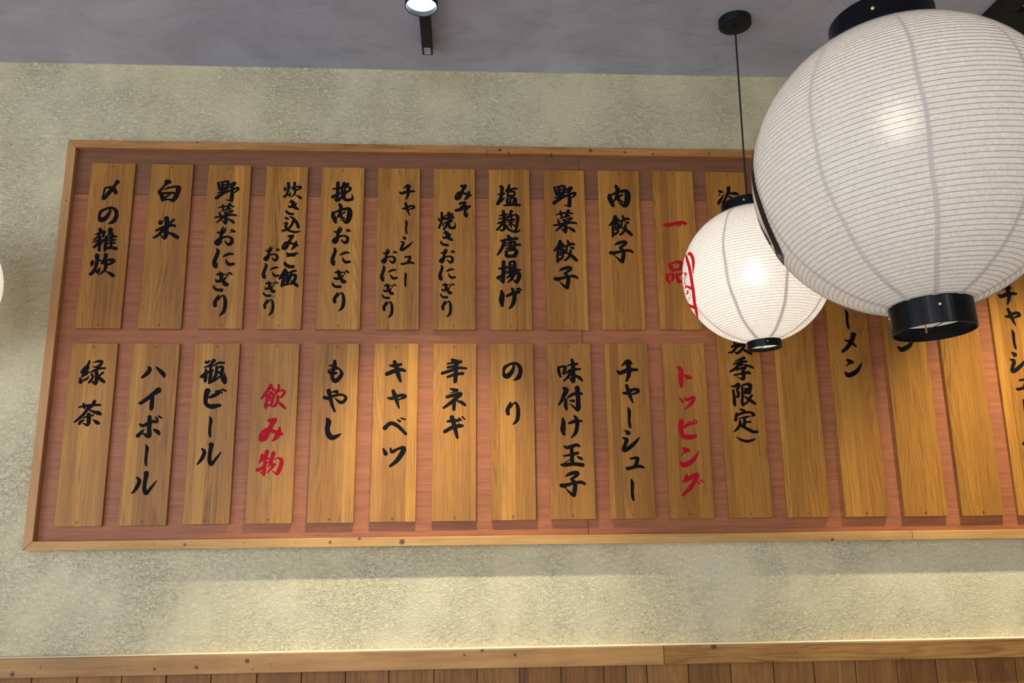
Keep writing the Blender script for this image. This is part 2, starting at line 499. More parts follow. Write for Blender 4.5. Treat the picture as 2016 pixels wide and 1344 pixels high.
 '飯': '-12.9,26.1,9.2 -18.1,11.2,12.4 -28.4,-3.2,6.8|-11.7,21.9,10.4 -4.3,15.2,8.8|-15.8,4.9,8.8 -17,-12,10.4 -20.8,-26.7,8|-15.9,7,6 -4.9,7.1,8.8 -4,-11.8,8|-15.4,-3.1,4.8 -5.4,-3,4.8|-15,-11.5,4.8 -5.1,-10.8,6|-19.3,-24.6,8 -5.6,-20.3,8.8|1.5,17.7,5.2 12.4,21.6,8 20.7,23.2,6|7.5,18.8,8.8 3.8,0.9,9.2 -3.5,-22.4,6|7.1,6.8,5.2 18.9,9,8.8 19.5,-3.2,10 10.2,-18,8.8 2.9,-22.3,3.2|9.9,-10.7,4.8 20.3,-20.1,10.4 27.2,-25.9,9.2',
 '挽': '-15.5,30.1,11.2 -15.3,11.4,10.5 -15.7,-6.9,10.2 -15.9,-28.7,11.8|-30.8,9,4.7 -8.9,13.3,7.5|-30.7,-17.7,11.2 -21.6,-12.8,9.5 -9.2,-4,4.1|-24.5,-26.1,4.1 -16.7,-31.5,8.4|4.1,30,9.5 -0.6,18,8.5 -7.1,9.7,4.1|2.6,24.5,6.8 16.9,27.4,7.6 11.3,18.2,5.1|-2.2,14.3,7.5 11.2,19.1,5.1 23.3,13.8,8.5 25.1,9.2,7.8 16.9,0.9,7.5 5.2,-3.3,7.5|-1.3,13.4,6.8 -1.6,-3,8.8|8.9,13.6,5.8 6,-1.1,7.5|-9.9,-6.8,4.1 12,-2.5,8.5|2.6,-3,10.2 -1.1,-17.6,9.5 -11.6,-30.5,7.4|6.2,-8.4,9.5 5.8,-22.1,10.2 14.5,-28.3,9.8 29.7,-25.9,9.5 32.9,-20.8,6.8 29.9,-6.2,1',
 '肉': '-8.7,34.5,10.8 -3.5,23.6,13.7 -6.6,7,12.5|-31.1,4.5,8.3 -30.9,-7.5,15.3 -24.3,-23.8,14.1 -20.5,-34.3,9.5|-28.5,2.3,6.2 -4.3,13.7,9.1 22.9,18.5,12.5 29,5.4,19.1 26.7,-16.6,19.5 19.2,-33.1,13.7 6.6,-27.8,7 -4.5,-20.9,2.1|-4.4,11.5,9.1 -10.1,-5.1,8.3 -20.1,-22,2.9|12,5.1,5.8 -2.8,-1.7,7.1 -14.4,-8,2.9|-7.2,-8.3,10.4 4.9,-17.3,8.3 12.1,-20.1,5.4|-1.7,-0.6,9.1 -2.7,-11.5,11.2',
 'チ': '-12.6,12.3,2.1 1.3,22,9.3 9.9,17.7,5.8|-23.2,-1,5.1 -17.2,-5.3,8.5 1.5,1.8,8.9 22.9,2.4,5.8|1.3,18.9,10.3 4.1,1.5,10.6 1.7,-13.2,8.2 -3.6,-24.6,4.1',
 'ャ': '-9.5,19.6,7.2 -5.6,6.8,9.5 -1.5,-7.7,7.5 4.1,-21.8,2.7|-18.1,1.3,4.8 -9.3,1.4,7.8 4.3,9.1,6.8 15.8,9.5,7.5 17.1,3.4,6.8 1,-2.6,2.7',
 'ー': '-1.9,23.6,2.7 0.2,14.3,7.5 -0.9,-3.8,6.1 -0.4,-14.6,6.4 1,-22.6,4.7',
 'シ': '-11.4,22.8,3.4 -4.5,18,8.8 -9.6,15,1.7|-17,6.7,3.4 -9.4,2.8,8.4 -14,-9.7,7.7 -17.2,-19.5,8.1 -11.6,-20.3,8.4 0.9,-11.7,8.4 12.6,-1.5,6.1 20.4,7.8,1.7|-15.9,-18.6,10.1',
 'ュ': '-9.4,10.8,4.3 6.7,12.3,6.5 5.4,4.2,8.3 -0.2,-8.2,7.5|-19.9,-11.1,5.4 -14.5,-12,7.2 -0.2,-7.8,6.5 12.4,-7.2,7.2 20.8,-10.4,3.6',
 'そ': '-9,20.1,9.3 0.4,23.5,7.6 8.2,22.7,8.6 1.3,12.5,9.3 -6.5,5.1,8.6|-21.9,-3.7,9.3 -6.5,0.6,11 10.7,9,9.3 22.7,10.9,7.6|21,9,6.9 9,-2,7.9 7.2,-14.8,10.3 12,-23.9,6.9 17.2,-10.7,1.4',
 '焼': '-16.8,27.2,7.9 -16.1,11.8,8.9 -18.4,-6.3,7.5 -25.6,-23.5,6.8|-26.3,8.1,4.1 -25.4,1.8,6.8|-7,12.8,5.8 -13.9,7.8,5.8|-10.4,-4.5,1.7 -12.1,-14.4,5.8|5.7,27.4,8.9 7.1,15.6,7.9 2.4,8.3,6.8|-6.2,18.2,4.1 17.7,23.3,7.5|0.6,11,5.8 22,10.7,5.8|10.9,21.1,5.1 19.4,13.9,6.2|-8.7,5.5,5.8 7.5,5.6,7.5 16,1.2,6.8|-5.3,-6.6,5.8 14.3,-1,6.8|2.4,-4.4,8.9 -2.3,-17.1,7.8 -9.8,-28.3,7.1|7.5,-2.5,8.5 6.2,-17,8.9 14.4,-24.2,9.2 24.6,-22.3,8.5 26.6,-15,4.8 25.1,-5.1,1.4',
 '塩': '-22.6,29.1,11.7 -17.9,24.8,9.5|-20,24,10.9 -21.6,2.2,11.2 -26.5,-15.2,11.4 -34.1,-29.7,11.7|-33.8,2.4,4.6 -12,5.5,6|-26.6,-21.7,10.9 -18.4,-15.1,6.8 -10.8,-7.8,1.4|3.4,35.2,6.8 1.2,22.8,10.1 -5.8,15.2,8.2|3.8,17,6.8 17.5,22.9,7.4 29.8,23.1,5.5|-1.8,3.9,7.6 -0.4,11.1,5.5 16,12.5,6.8 21.4,9.2,6 17.2,-1,7.4 -0.5,-1.9,8.2|-0.4,9.7,6 -2.6,-6.3,5.4|-4.1,-12.1,4.4 14.4,-9,5.4 24.5,-13.3,8.2 23.6,-30.6,9|-4.1,-16.4,8.7 -1.6,-30.8,9|7.5,-12,6 5.9,-30.8,7.6|19.1,-13.3,6.8 15.4,-30.7,6.8|-14.5,-35.6,4.6 -5,-35.2,6.8 16.7,-32.8,8.2 35.8,-33.7,8.4',
 '麹': '-15.3,34.1,9.5 -13.2,16.2,11.4 -11.7,0.5,11.4 -15.1,-8.1,8.9|-28.4,18.7,4.1 -3.9,23.5,6.8|-28.5,7.8,4.6 -4.1,13.4,6|-32.7,-6.8,5.7 -17.8,-1.7,8.1 -4.2,4.1,5.9|-19.2,-8.1,8.6 -26.7,-19.6,7.8 -36.9,-29.6,5.9|-16.5,-8.8,5.9 -10.6,-19.5,10.8 -18.1,-30.9,7.5 -29.5,-30.3,2.7|-8.4,-12.3,6.8 -0.5,-25.8,8.1 14.2,-34.2,8.4 26.3,-35.6,8.1 37.5,-30.8,4.9|11.1,34.3,10.6 6.2,22.1,8.7 0,13.5,8.1|0,13.5,4.1 -0.8,4.9,4.1|13.6,20.4,4.9 25.8,22.3,6.8 31.2,15.1,10.6 29.8,-2.1,10.3 27.9,-19.2,9.5 24.4,-30.6,8.1|11.5,16.4,6.8 9.5,-2.2,6.8 9,-19.3,5.9|1.2,3.4,6 19.5,7.2,6|-0.9,-3.7,4.1 17.4,-0.7,4.6|-1.1,-16.6,2.7 7.9,-5.1,4.9|11.2,-6.5,3.5 20.5,-15.7,5.7',
 '唐': '-1,34.7,9.4 5.1,25.5,11.7|-23.7,18.1,6.6 2.7,24,9.8 26.3,26.2,9.8|-14,17.2,9.8 -18.7,1.7,10.5 -27,-15.7,9.4 -36.9,-29,5.4|5.6,22.4,8.2 5.2,-8.4,8.2|-11.2,9,4.7 18.2,14.3,8.6 20,-0.1,6.6|-10.3,1.8,4.7 14.2,4,5.9 35.7,5.7,7.8|-6.5,-7.4,6.6 19.9,-3.2,6.6|-8.5,-16.6,7.8 -7.7,-30.9,11.7|-8.5,-16.6,5.8 17.9,-11.4,8.6 24.6,-19.5,12.9 17.6,-32.9,11.7|-4.9,-34,10.9 19.5,-33.2,10.5',
 '揚': '-16.2,33,12 -17.2,10.7,12 -17.9,-13.6,12.8 -18.5,-33.7,10.4|-31.4,10.6,5.4 -7.1,15.2,9.7|-34.6,-19.7,10.8 -21,-12,9.7 -6.3,5.7,2.7|-30.8,-24.7,3.1 -19.3,-34.1,7.7|4.8,33.1,6.6 18.4,34.2,8.6 19.7,14.9,10.9|3.8,31,7.8 2.9,10.7,8.9|4.6,22.5,4.3 18.3,22.6,5.1|4.5,14.8,5.8 18.1,13.9,7.8|-6.4,-4.5,4.7 8.3,5.7,10.9 21.9,6.8,8.5 35.5,6.4,7|12.1,-3.4,9.7 29.5,-3.3,10.5 33.6,-13.4,12.8 25.2,-33.6,10.8 13.7,-25.6,3.1|7.2,-3.4,10.5 2.2,-13.5,7.8 -6.6,-19.6,3.9|17.8,-9.4,7.8 6.9,-25.6,8.5 -3.5,-35.7,2.7|9.1,-5.4,9.7 9.9,-21.6,9.7',
 'げ': '-28.5,24.1,6.9 -26.4,9.7,15 -29.3,-6.3,15.4 -27.1,-23.2,10.4|-23.8,-13.2,5.4 -19.6,-3.9,1.2|-11,7.7,8.5 8.4,16.7,10.8 26.8,20.8,10.4|5.7,31.7,7.7 12.2,13.7,12.7 11.1,-6.2,12.7 4.4,-24.1,10.4 -6.2,-34.5,2.3|21.7,30.8,7 25.9,24.8,5.8|27.6,32.8,5 34.6,27.8,4.6',
 '餃': '-17.2,34.4,10.8 -22.1,19.5,10.2 -36.6,3.1,5.9|-13.4,27,10.5 -7.2,21.9,9.1|-17.1,20.3,7.1 -10.9,14.4,5.7|-26,4.7,4.8 -20.8,13.6,4.2 -10.9,15.2,4.2|-25.3,3.2,7.3 -26.4,-14.5,8.2 -26.9,-36.5,6.5|-22.4,7.7,4.8 -8.2,7.8,8.5 -9.3,-8.4,7.6 -11.1,-23.2,5.6|-22.6,-2.4,5.1 -9.2,-2.2,5.1|-22.8,-11.5,4.5 -9.4,-11.7,4.2|-16.7,7.7,4.2 -17.1,-10,4.8|-25.3,-30.6,7.6 -16.1,-24.7,7.9 -7.4,-17.2,5.1|8,36.1,7.1 12,25,9.3|-3.8,16,4.8 10.5,22,7.9 22,27.3,7.9 29,24.7,6.5|4.6,13.1,5.7 1.5,2.7,8.2 -2.9,-6.9,3.7|16,15.1,3.4 25.1,13.3,7.6 21.5,8.1,2.3|16,6.5,5.7 15.5,-3.8,7.9 9.5,-18.6,8.2 -2.1,-29.2,6.2 -5.1,-26.8,2.3|-0.7,-2.5,3.7 9.8,-6.8,7.6 23.6,-17.7,11.3 34.6,-28.7,9.9',
 '子': '-20.6,23.1,3.4 -9.2,29.3,9.8 10.6,33.9,10.4 16.1,29.2,9.3 6.1,20.4,8.4 -3.9,13.7,7.9|-3.9,13,7 6.4,3.6,10.4 6.7,-10.2,12.3 3.8,-26.2,12.9 2.2,-34.9,8.4 -9.1,-26.2,7 -22.7,-11.8,1.4|-34.5,-3.9,11.2 -24,-7.5,8.4|-32.4,-4.9,11.2 -16.9,-2.8,10.1 5.6,2.9,7.9 25.3,4.8,9.3 36.7,-1,6.7',
 '一': '-36.2,-1.6,7.5 -25,-4.6,12.8 -0.2,1.2,11.3 24.5,5.4,11.3 35.2,1.2,9.4|18.4,-3.6,4.9 7.3,-9.4,1.1',
 '品': '-17.7,25,11.2 -13.7,12.5,12.3 -8.2,4.5,8.2|-14.8,27.9,5.2 0.4,33.4,7.5 14.4,33.5,12 20.6,26.2,12.3 15.9,9.9,11.2|-8.4,7.7,6.7 15.9,9.9,8.6|-29.6,-6.4,6.7 -28.9,-22.1,11.1 -22.7,-35.8,7.4|-26.1,-10.6,4.8 -12.8,-6.3,8.9 -8.6,-14.3,9.3 -13,-27.7,6.7|3.2,-2.7,4.8 3.6,-18,10.4 8,-33.7,8.5|7.4,-10.7,5.2 20.7,-4.9,9.3 28.9,-9.2,11.2 25.2,-25.5,9.3|9.9,-32.3,9.3 23.1,-28.4,8.6',
 '冷': '-32.1,20.8,2.1 -24.7,17.1,9.8 -17.7,15.7,5.4|-28.1,7.7,4.5 -31.7,0.9,0.7|-13.2,9.7,0.7 -19.9,-3.5,5.4 -28.8,-15.7,9.8 -33.4,-24.2,9.8|3.5,29.5,13.4 2.9,21.1,11.1 -3.2,6,8.9 -10.5,-9,7.9 -20.4,-22.7,5.5|6.1,10.8,7.2 20.5,10.9,9.9 28.5,10,9.9 37.6,6.2,1.4|0.9,0.4,4.5 10,-4.2,8|-7.8,-21.2,2.3 4.2,-15.9,5.4 17.9,-11.6,7.2 22.3,-13.4,6.3 15.2,-23.8,7.1 11.9,-33.1,6.2',
 '緑': '-13.6,35,6 -17.4,22.3,8.7 -26.3,10.1,12 -33,1.4,7.7|-15,14.4,7.4 -28.6,-0.4,12|-14.6,1.3,7.4 -30.1,-11.2,7.3|-24.5,8.3,7.7 -19.9,-4.8,8.4|-36.2,-17.8,6 -33.5,-28.2,12|-24.3,-23,6.7 -14.8,-17.9,5.7 -10.6,-8.8,1.3|-2.6,31.1,1.7 12.5,34.9,7.1 24,33.1,7.7 17.1,20.5,7.7 5.7,17,5 -3.2,19.1,1.3|18.5,24,8.4 9,8.2,7.4 -7.9,1,3.3|-1.7,6.2,3.3 17.8,12.6,7.7 35.4,13.1,4.7|9.3,4.8,10.7 12.3,-14.5,11.7 10.3,-33.2,10.3 -3,-24.9,2.7|-4,-4.8,6.7 1,-13.6,6.7 -8.3,-30,7|29.1,-0.6,6.7 19.9,-9.6,6|16.8,-12.7,6 27.8,-23.2,10.4 35.8,-28.8,7.4',
 '茶': '-28.9,18,4.3 -12.4,21.8,7.3 5.6,24,7.3 32.5,24.5,6.3|-16.7,28.7,5.6 -12.8,17.2,8.6|14.6,34.2,11 9.4,22.6,8.6 1.6,14.1,6|-1.8,14.9,9 -10.4,0.4,9.3 -23.8,-14.9,8.3 -37.5,-26.3,4.9|0.2,10.6,4.3 15.8,3.4,8 29.4,0.2,11.9 36.7,-3.6,6.6|1.5,-3.1,9.9 3.5,-20.1,12.6 1.3,-35.4,8.6 -12.4,-30.2,2.6|-15.4,-15.8,2 0.4,-8.5,7.3 15.1,-6.9,5.6|-8.4,-20.1,2.3 -17.9,-24.3,8.3 -22.5,-31.5,7.9|15.5,-19.4,1.7 26.9,-27.4,10.6 34.3,-31.9,6.3',
 'ハ': '-18.2,17.5,3.5 -12.5,9.3,12 -18.6,-2.9,12.6 -32.5,-15.7,7.2|5.5,16.4,3.2 17.7,5.6,9.8 29.7,-6.2,12 32.6,-13.6,6.9',
 'イ': '23.3,26.5,17.6 9.7,16,12.5 -4.9,3.1,12.5 -24.7,-11.7,9.4 -29.4,-11,5.3|7.1,9.5,11.6 7.7,-6.6,11.9 7.7,-24.3,12.5 7.3,-31.6,7.5',
 'ボ': '-1.5,29,11.3 -0.1,12.5,12.5 0.3,-8.8,12.4 0.9,-28,13.2 -18.6,-19.3,3|-29.3,7.7,4.5 -17.6,2.9,9.4 3.1,14.4,9.8 21.9,15.3,8.3|-13.9,-7.8,1.9 -22.5,-17.4,9.4 -31.1,-26.9,11.6|14.4,-8.8,5.7 26.3,-16.2,11.3 31.1,-22.8,6.4|16.7,27.9,4.9 22.3,22.1,5.7|24.4,31.8,4.9 34.9,25.9,4.2',
 'ー2': '-3.9,30.8,2.8 0.5,20,9.5 -0.5,1.5,7.8 -0.2,-18.5,8.1 2.1,-29.8,4.7',
 'ル': '-22.7,16.1,4.7 -14.9,6.9,10.3 -19.6,-9.9,11.1 -28.3,-23.9,6.9 -33.7,-29.2,3.6|-3.5,29.2,3.3 3.9,28.7,12.5 2.6,15.3,11.7 0.9,-5.8,10.5 2.2,-21.3,11.4 7.7,-29,11.9 15.7,-19.9,8.6 25.9,-6,6.1 34.4,6.4,2.2',
 '瓶': '-26.5,28.9,6.7 -20.8,28.3,8.7 -11.3,34.8,1|-2.4,33.5,12 -8.2,25.7,7.5 -15.7,17.2,5.7|-28.6,13.2,3.7 -13.8,16.9,6.2 0.4,19.4,5|-35.3,-15.7,10.4 -25.9,-8,9.7 -13.9,-0.2,6.2 -1.9,2.1,5|-24.4,6.2,6.2 -23.6,-9.2,10 -23.8,-23.4,11.4 -24.1,-31.1,7|-11.4,17.9,7.7 -9,-0.2,10 -10.1,-20.8,10.5 -10.4,-35,8.9|3.3,22.4,5 15.5,27,7.5 28.6,26.7,6.3|7.5,14.7,7.5 7.4,-2.8,8 3.4,-17,8.2 -1.9,-31.1,8.2|11.5,12.1,5.5 21.3,15,7 25.6,10.1,9 23.6,-2.8,10.2 25.8,-17,11.2 32.2,-29.9,11.2 36.3,-35,8.2 36.8,-23.5,7.5 31.7,-2.2,1|-1.9,-31.1,7.5 8.8,-23.4,7.5 19.5,-15.7,5|9,1.7,6.2 17.6,-5.4,6.2|9,-8,3.7 10.6,-13.1,3.7',
 'ビ': '-23.7,22.8,17.4 -26.2,13.9,14.6 -27.6,-2.7,12.4 -25.8,-15.4,11.4 -15.7,-23.3,12.8 -2,-24.3,14.3 12.6,-21.2,9.9 16.3,-21.2,8.2|-16.2,3.7,7.9 -6.6,7.5,10.9 5.4,13.8,10.7 12.6,18.3,7.4|0.6,21.3,4.2 7.3,22.8,5 18.3,25.3,4.5|18.8,17.9,5.7|20.1,27.6,5 30.9,23.4,5.7',
 '飲': '-10.3,33.3,12.4 -16.9,22.3,9.1 -26.8,6.4,9.5 -36.9,-5.8,5|-7.6,27.2,7.2 -0.1,19.6,8.1|-11.7,13.7,6 -5.7,12.2,5.3|-20.1,2.7,7.2 -19.9,-13.1,7.1 -22.5,-27.7,9.5 -21.1,-36.5,5|-19.5,3.3,4.8 -9,7,5.5 -0.5,3.3,7.2 -2.7,-10.8,7.4 -5.1,-22.9,7.6 -4.2,-29.6,4.8|-16.8,-4,4.1 -6.1,-3.4,4.1|-16.4,-10.7,3.3 -5.7,-11.4,3.6|-12.4,3.9,4.8 -9.3,-10.7,4|-21.4,-30.8,7.1 -14.5,-25.9,5.9 -4.8,-28.4,5.9|13.5,35.7,6.9 13.5,23.5,7.4 8.5,14.9,8.4 4.2,6.3,5.7|8.7,12.4,6.7 19.1,18.5,5.7 28.1,18.5,7.2 31.9,13,7.9 25.9,1.4,7.6 19,-3.5,4.8|12.2,1.4,7.4 12.3,-13.2,8.1 8,-24.2,7.9 1.2,-30.9,5.9|13.9,-18.1,1.7 23.5,-24.3,9.5 35.7,-35.9,7.4',
 '物': '-9.4,32.9,12.6 -11.9,21.4,11.3 -14.2,7.9,9.6 -14,-8.3,8.3 -15.1,-25.8,10.7 -15.3,-36.3,5.9|-23,23.5,8 -24.8,12,8.3 -30.9,-0.4,4.5|-24.9,8,8 -11.7,11.9,6.7 -3,12.5,4.8|-35.4,-21.3,10.1 -23.6,-16.3,9.4 -13.4,-7,6.7 -2,5.1,1.9|-25.7,-27,2.7 -16,-35.2,6.7|9.6,27.3,13.2 6.3,14.5,9.9 -0.5,1,5.9|9.9,8.8,2.7 24.4,14.1,4.3 34.8,6.1,11.3 32.4,-12.7,12.3 26.4,-27.5,12 22.7,-33.9,7.2 10.2,-24.7,1.9|5.9,7.7,6.7 6.6,-5.8,6.7|5,-1.7,8 -5.1,-12.4,3.2|14,-5.8,8.8 4.5,-17.9,6.7 -6.2,-30.2,2.9',
 'も': '-3.3,31.2,9.7 -2.9,19.7,12.5 -7.1,3.1,12.5 -9.7,-13.5,10.5 -5.6,-26.3,12.5 3.6,-29.6,12.9 16.1,-15.5,12.1 18.7,-3.1,9.3 7.1,12.5,2|-19.8,17.6,3.6 -5.2,17.6,8.1 5.2,8.3,7.3|-16,7.2,2.8 -20.8,1,5.2 -16.5,-4.8,8.1 -6.3,-6.9,10.1 2.7,-5.6,7.3',
 'や': '-19.9,29.9,12.8 -15.2,13.5,12.4 -9.3,-8.9,10 0,-32.9,6.8|-32.1,9.4,10 -21,7,10 -1.2,15.2,8.4 20.7,17.6,6.8 33.1,9.5,8 27.5,-2.8,10 15.5,-5.3,9.6 -0.6,7.4,2|-8.7,25.8,4 4.3,27.9,9.6 6.1,23.4,6.4',
 'し': '-21.4,31.7,5.2 -15,21.1,15.5 -17.8,1,14.3 -13.5,-17.1,15.9 -1.8,-26.7,15.1 12.9,-21.5,9.9 24.1,-14.7,1.6',
 'キ': '-3.7,29.5,11 3.3,8.6,14.1 9,-12.7,13.1 16,-31.4,7.3|-17.8,17.9,5.2 -0.8,17.2,11.5 17.5,22.1,6.8|-26.3,-8.8,12 -3,0.6,13.1 17.8,4.7,10.5 28.4,1.2,7.9',
 'ヤ': '-12.6,24.9,9.9 -4.6,5.1,13 6.5,-27.5,4.7|-27.1,3.2,5.2 -15.4,2.5,10.4 10.4,11.7,8.8 24.8,7.8,9.9 3.4,-2.8,2.6',
 'ベ': '-30.8,-5.2,12.9 -14.5,9.1,11.3 6.3,2.6,11.3 33.2,-22.9,8.2|8,19.5,4.6 14.3,15.6,6.7|18.8,24.7,4.7 30.5,20.8,4.1',
 'ツ': '-32.6,23.3,5.1 -25.3,9.2,12.8|-11.1,24.6,4.6 -6.3,14.3,9.7 8.9,22,7.7 26.7,27.6,9.2 27.5,16.8,15.4 9.6,-11.3,12.8 -10.9,-28.6,7.1',
 '辛': '-5.8,34.7,8.8 8.6,29.6,12|-20.1,22.4,5.2 2.3,26.5,8 21.2,29.2,8.8|-18.6,11.2,8 -3.6,14.3,6.8 12.3,22.5,7.2|-36.3,-7.5,9.1 -9.5,1.1,9.6 10.3,9.3,8.8 37.3,7.9,7.2|6.3,17.4,12 5.5,-9,13.9 3.6,-33.3,11.5|-19.7,-19.6,6.8 2.5,-11.1,9.2 27.4,-8,9.6',
 'ネ': '-11.1,32.4,5.9 6.8,28.4,11.1|2.8,25,5.9 -12.6,20.3,1.6|-22.8,7.9,9.1 0.9,13.9,11.1 18.7,16.9,11.9 4.9,3.9,12.3 -10.8,-10.1,11.1 -32.7,-25.6,7.1|-1,-2.1,11.9 -1.8,-30.4,9.9|8.9,-4.5,5.1 22.8,-10.1,10.3 32.7,-17.7,7.1',
 'ギ': '-7.4,29.8,13 -2,11.6,13 3.6,-8.2,11.8 9.3,-32.1,8.2|-20.1,17.5,6.7 -2.4,19.5,10.2 12.3,19.5,7.9|-28.7,-14,10.6 -8.2,-2.2,11.4 5.5,1.7,11.8 23.2,3.2,8.6|12.4,9.6,3.1 25.2,4,6.7|14.2,26.4,5.9 20.8,21,5.1|24.1,31.3,4.7 32,23.8,3.9',
 '味': '-37,13.7,4.3 -35.2,-0.7,9.7 -30.7,-18.3,6.3|-34.9,10.6,5.7 -20.6,14,7.4 -15,9.3,10.3 -20,-8,9.4|-11.3,14.8,2.3 5.3,20.2,6.3 22.6,22.3,8|7.2,34.7,8.9 10.3,19.4,12 9.7,-2.3,13.1 9.8,-21,14.3 8.7,-34.7,8.8 -5.1,-19.5,2.3|-12.6,-8.7,3.4 -2.4,0.6,7.4 17.8,4.9,7.7 32.1,5.6,6|1.8,-4.4,9.4 -7.2,-19.5,7.4 -20.4,-31.7,4.3|17.1,-15.3,6.3 28.4,-21.1,10.3 36.9,-30.5,6.3',
 '付': '-18.9,32.1,9.9 -12,26.4,15.6 -18.8,12.1,13 -26.3,-4.9,10.2 -36.9,-19.8,4.8|-14.3,-5,8.5 -15.4,-19.2,11.3 -13.2,-33.4,7.6|-10.6,0.4,3.4 2.5,10.6,8.5 19.7,16.2,10.2 35.3,15.4,8|22.3,32.7,15.4 23.9,13.4,13.6 23.9,-8,13.9 24.1,-26.5,14.7 21.2,-36.1,8.5 9.9,-26.4,6.2 -2.8,-15,1.4|-4,-6.5,1.7 9,-7.2,9.4',
 'け': '-25.9,23.9,7.6 -24.9,8.9,14 -27.7,-8.9,14.3 -24.1,-22.8,9.1|-20.9,-12.9,4 -18.6,-2.6,1.2|-7.3,10.8,6.4 10.9,16.7,10.4 32.5,17.5,4.8|9.4,33.6,5.2 17.4,20.6,12.4 17.5,2.7,12 11.8,-19.1,10.8 -2.2,-35.2,2',
 '玉': '-23.7,26.9,5.2 -12.9,23.3,9.9 13.2,30.9,9.9 23.4,27.3,6|-1.4,21.2,11.1 -0.7,-0.4,11.9 -0.8,-25.8,11.9|-25.8,-2.1,4.3 -1.6,1.6,7.9 16.4,6.3,9.5|14.5,-4.4,2.8 24.8,-9.4,9.1 30.6,-12.8,5.1|-34.4,-28.4,5.1 -24.2,-29.4,11 3.5,-26.8,10.3 31.1,-30,11.9|-24.1,-23.6,2 -8,-13,2',
 'ト': '-21.7,31.9,4.7 -12.3,21.9,14.6 -13.4,-8.1,15.3 -12.9,-29.6,9.3|-5.9,6.9,3.3 8.7,0.2,12 20.8,-3.8,6.6|8.5,-3.1,6.6 -0.1,-8.8,2',
 'ッ': '-23.2,13.8,4 -16.8,4.6,9.9|-8.3,15.4,4 -2,9.5,9.2 20.6,17,9.3 14,1.2,10.6 -7.9,-19,5.3',
 'ピ': '-20.6,22.8,17.7 -24,3.4,13.7 -18,-19.2,15 -0.3,-24.2,15 21.1,-21.1,10.5|-15,5,6.5 3.7,17.9,11.8 17.6,19.4,8.5|28.7,23.3,4.3 25.8,19.4,3.9 22.8,17.8,3.9 18.9,19.4,3.9 17.9,23.3,3.9 19.4,27.2,3.9 23.4,28.8,3.9 27.3,27.2,3.9 28.7,23.3,4.3',
 'ン': '-20.2,28.7,4.6 -9.1,22.9,14.3 -1.1,19.7,9.1|-11,17.8,7.8 -18.8,12.1,3.9 -25.7,5.1,1.3|-27.6,-15.9,9.1 -18.3,-23.6,14.9 5,-13.6,14.3 20.6,2.3,9.1 31.1,19.5,2',
 'グ': '-17.6,32.7,2.6 -19.4,18.5,12.9|-27.1,9.1,9.7 -10.4,18.5,12.9 14.6,30.3,11.7|16.6,26.1,11 -5.4,-6.8,12.9 -32.7,-32.2,7.7|14.3,8.8,3.2 20.4,3.1,5.8|22.7,13.4,3.2 34.2,7,4.5',
 '夏': '-28.4,23.2,5.6 7.2,26,7.1 35.6,28,6.5|7,24.5,5.7 -2.1,16,6.2|-16.1,17.4,7.1 -15.7,3.2,6.2|-16.2,16,4.2 15.2,20.2,6.2 15.5,6,7.1|-15.2,11,3.7 14.7,13.1,4.2|-24.8,-4.5,7.6 -8.8,1.8,7.3 12.5,3.9,5.6|-4,8.9,7.1 -10.6,-3.9,7.9 -24.5,-20.8,7 -37.1,-23.3,4.8|-9.5,-8.1,2.8 5.2,0.4,5.1 15.2,1,7.1 8.7,-9.6,7.1 -2,-20.9,8.4 -10.8,-25.4,7 -17.5,-20.8,2|7.4,-8.2,7.1 17.9,-18.1,7.9 35.5,-27.4,7.9',
 '季': '11.2,34.3,9.3 -1.1,29.9,7 -18.8,23.4,2.8|-25.1,14,3.9 -3.3,20,7 17.3,23,7|2.5,31.5,9.3 0.3,11.8,9.3|-3.6,16.1,11.2 -18.7,0.7,9 -37.7,-9.7,5|4.6,12.9,3.7 22.6,8.9,7.3 36.9,3,6.7|-16.4,-5.2,3.6 -0.5,0.6,7 13.8,4.1,6.2 10.5,-2.2,5.6 3,-8.5,8.4|5.1,-7.8,10.4 5,-23.2,11.8 2.4,-35,7.8 -15.9,-26.6,1.4|-23.1,-21,6.2 -1.8,-16.5,6.2 20.9,-12.8,9.3 26.2,-16.3,7',
 '限': '-38.3,27.7,1.8 -25.5,26.1,7.9 -12.9,33.2,10 -11.9,26.3,8.2 -19.5,15.1,7.6|-18.8,14.3,7.6 -14.9,2.3,9.4 -18.9,-6.7,7.6 -25,-7.5,2.1|-31.1,12.9,7.6 -29.8,-6.7,9.4 -30.2,-26.2,10.6 -28.6,-35.1,6|-2,27.1,6.7 -3.1,-2.3,7.6 -5.2,-26.3,9.1 -2.8,-34.6,6.6|0.5,30.1,5.2 16,33.5,7.9 24.7,27.7,12.8 20.1,7.3,9.7|0.4,18.7,3.9 21.6,17.9,6.7|-1.4,4.4,5.5 21.4,5.1,7.6|5.2,11.2,6.1 18.8,11.1,7.6|-2.7,-33.1,6.6 11.6,-23.4,7 21.8,-9.2,8.2 27.6,-2.5,6.7|2.4,-5.4,3.9 18.2,-16.7,10 34.7,-28.4,9.1',
 '定': '-10,35.8,6.6 0.8,29.8,10|-25.3,22.5,7.5 -29.8,3.2,9.9|-23.4,18.8,6.9 -2.5,25,7.5 18.7,26.7,6.9 29.4,19.1,9.1 19.2,14,2.1|-21.3,5.8,2.1 -3.7,10.2,6 12.4,13.6,5.4|-0.7,9.7,9 -1.8,-4.4,9.9 -4.3,-17.7,8.4|2.7,-4.7,5.1 16.4,-3.3,6.6|-15.9,-2.1,7.8 -18.3,-14.6,9 -28.2,-26.4,7.2 -38.9,-34.8,2.1|-15.6,-8.7,9 -7.3,-17.7,5.4|-11,-17.4,6.6 5.6,-25.5,9.3 23,-34.2,9.9 36.2,-34.6,7.5',
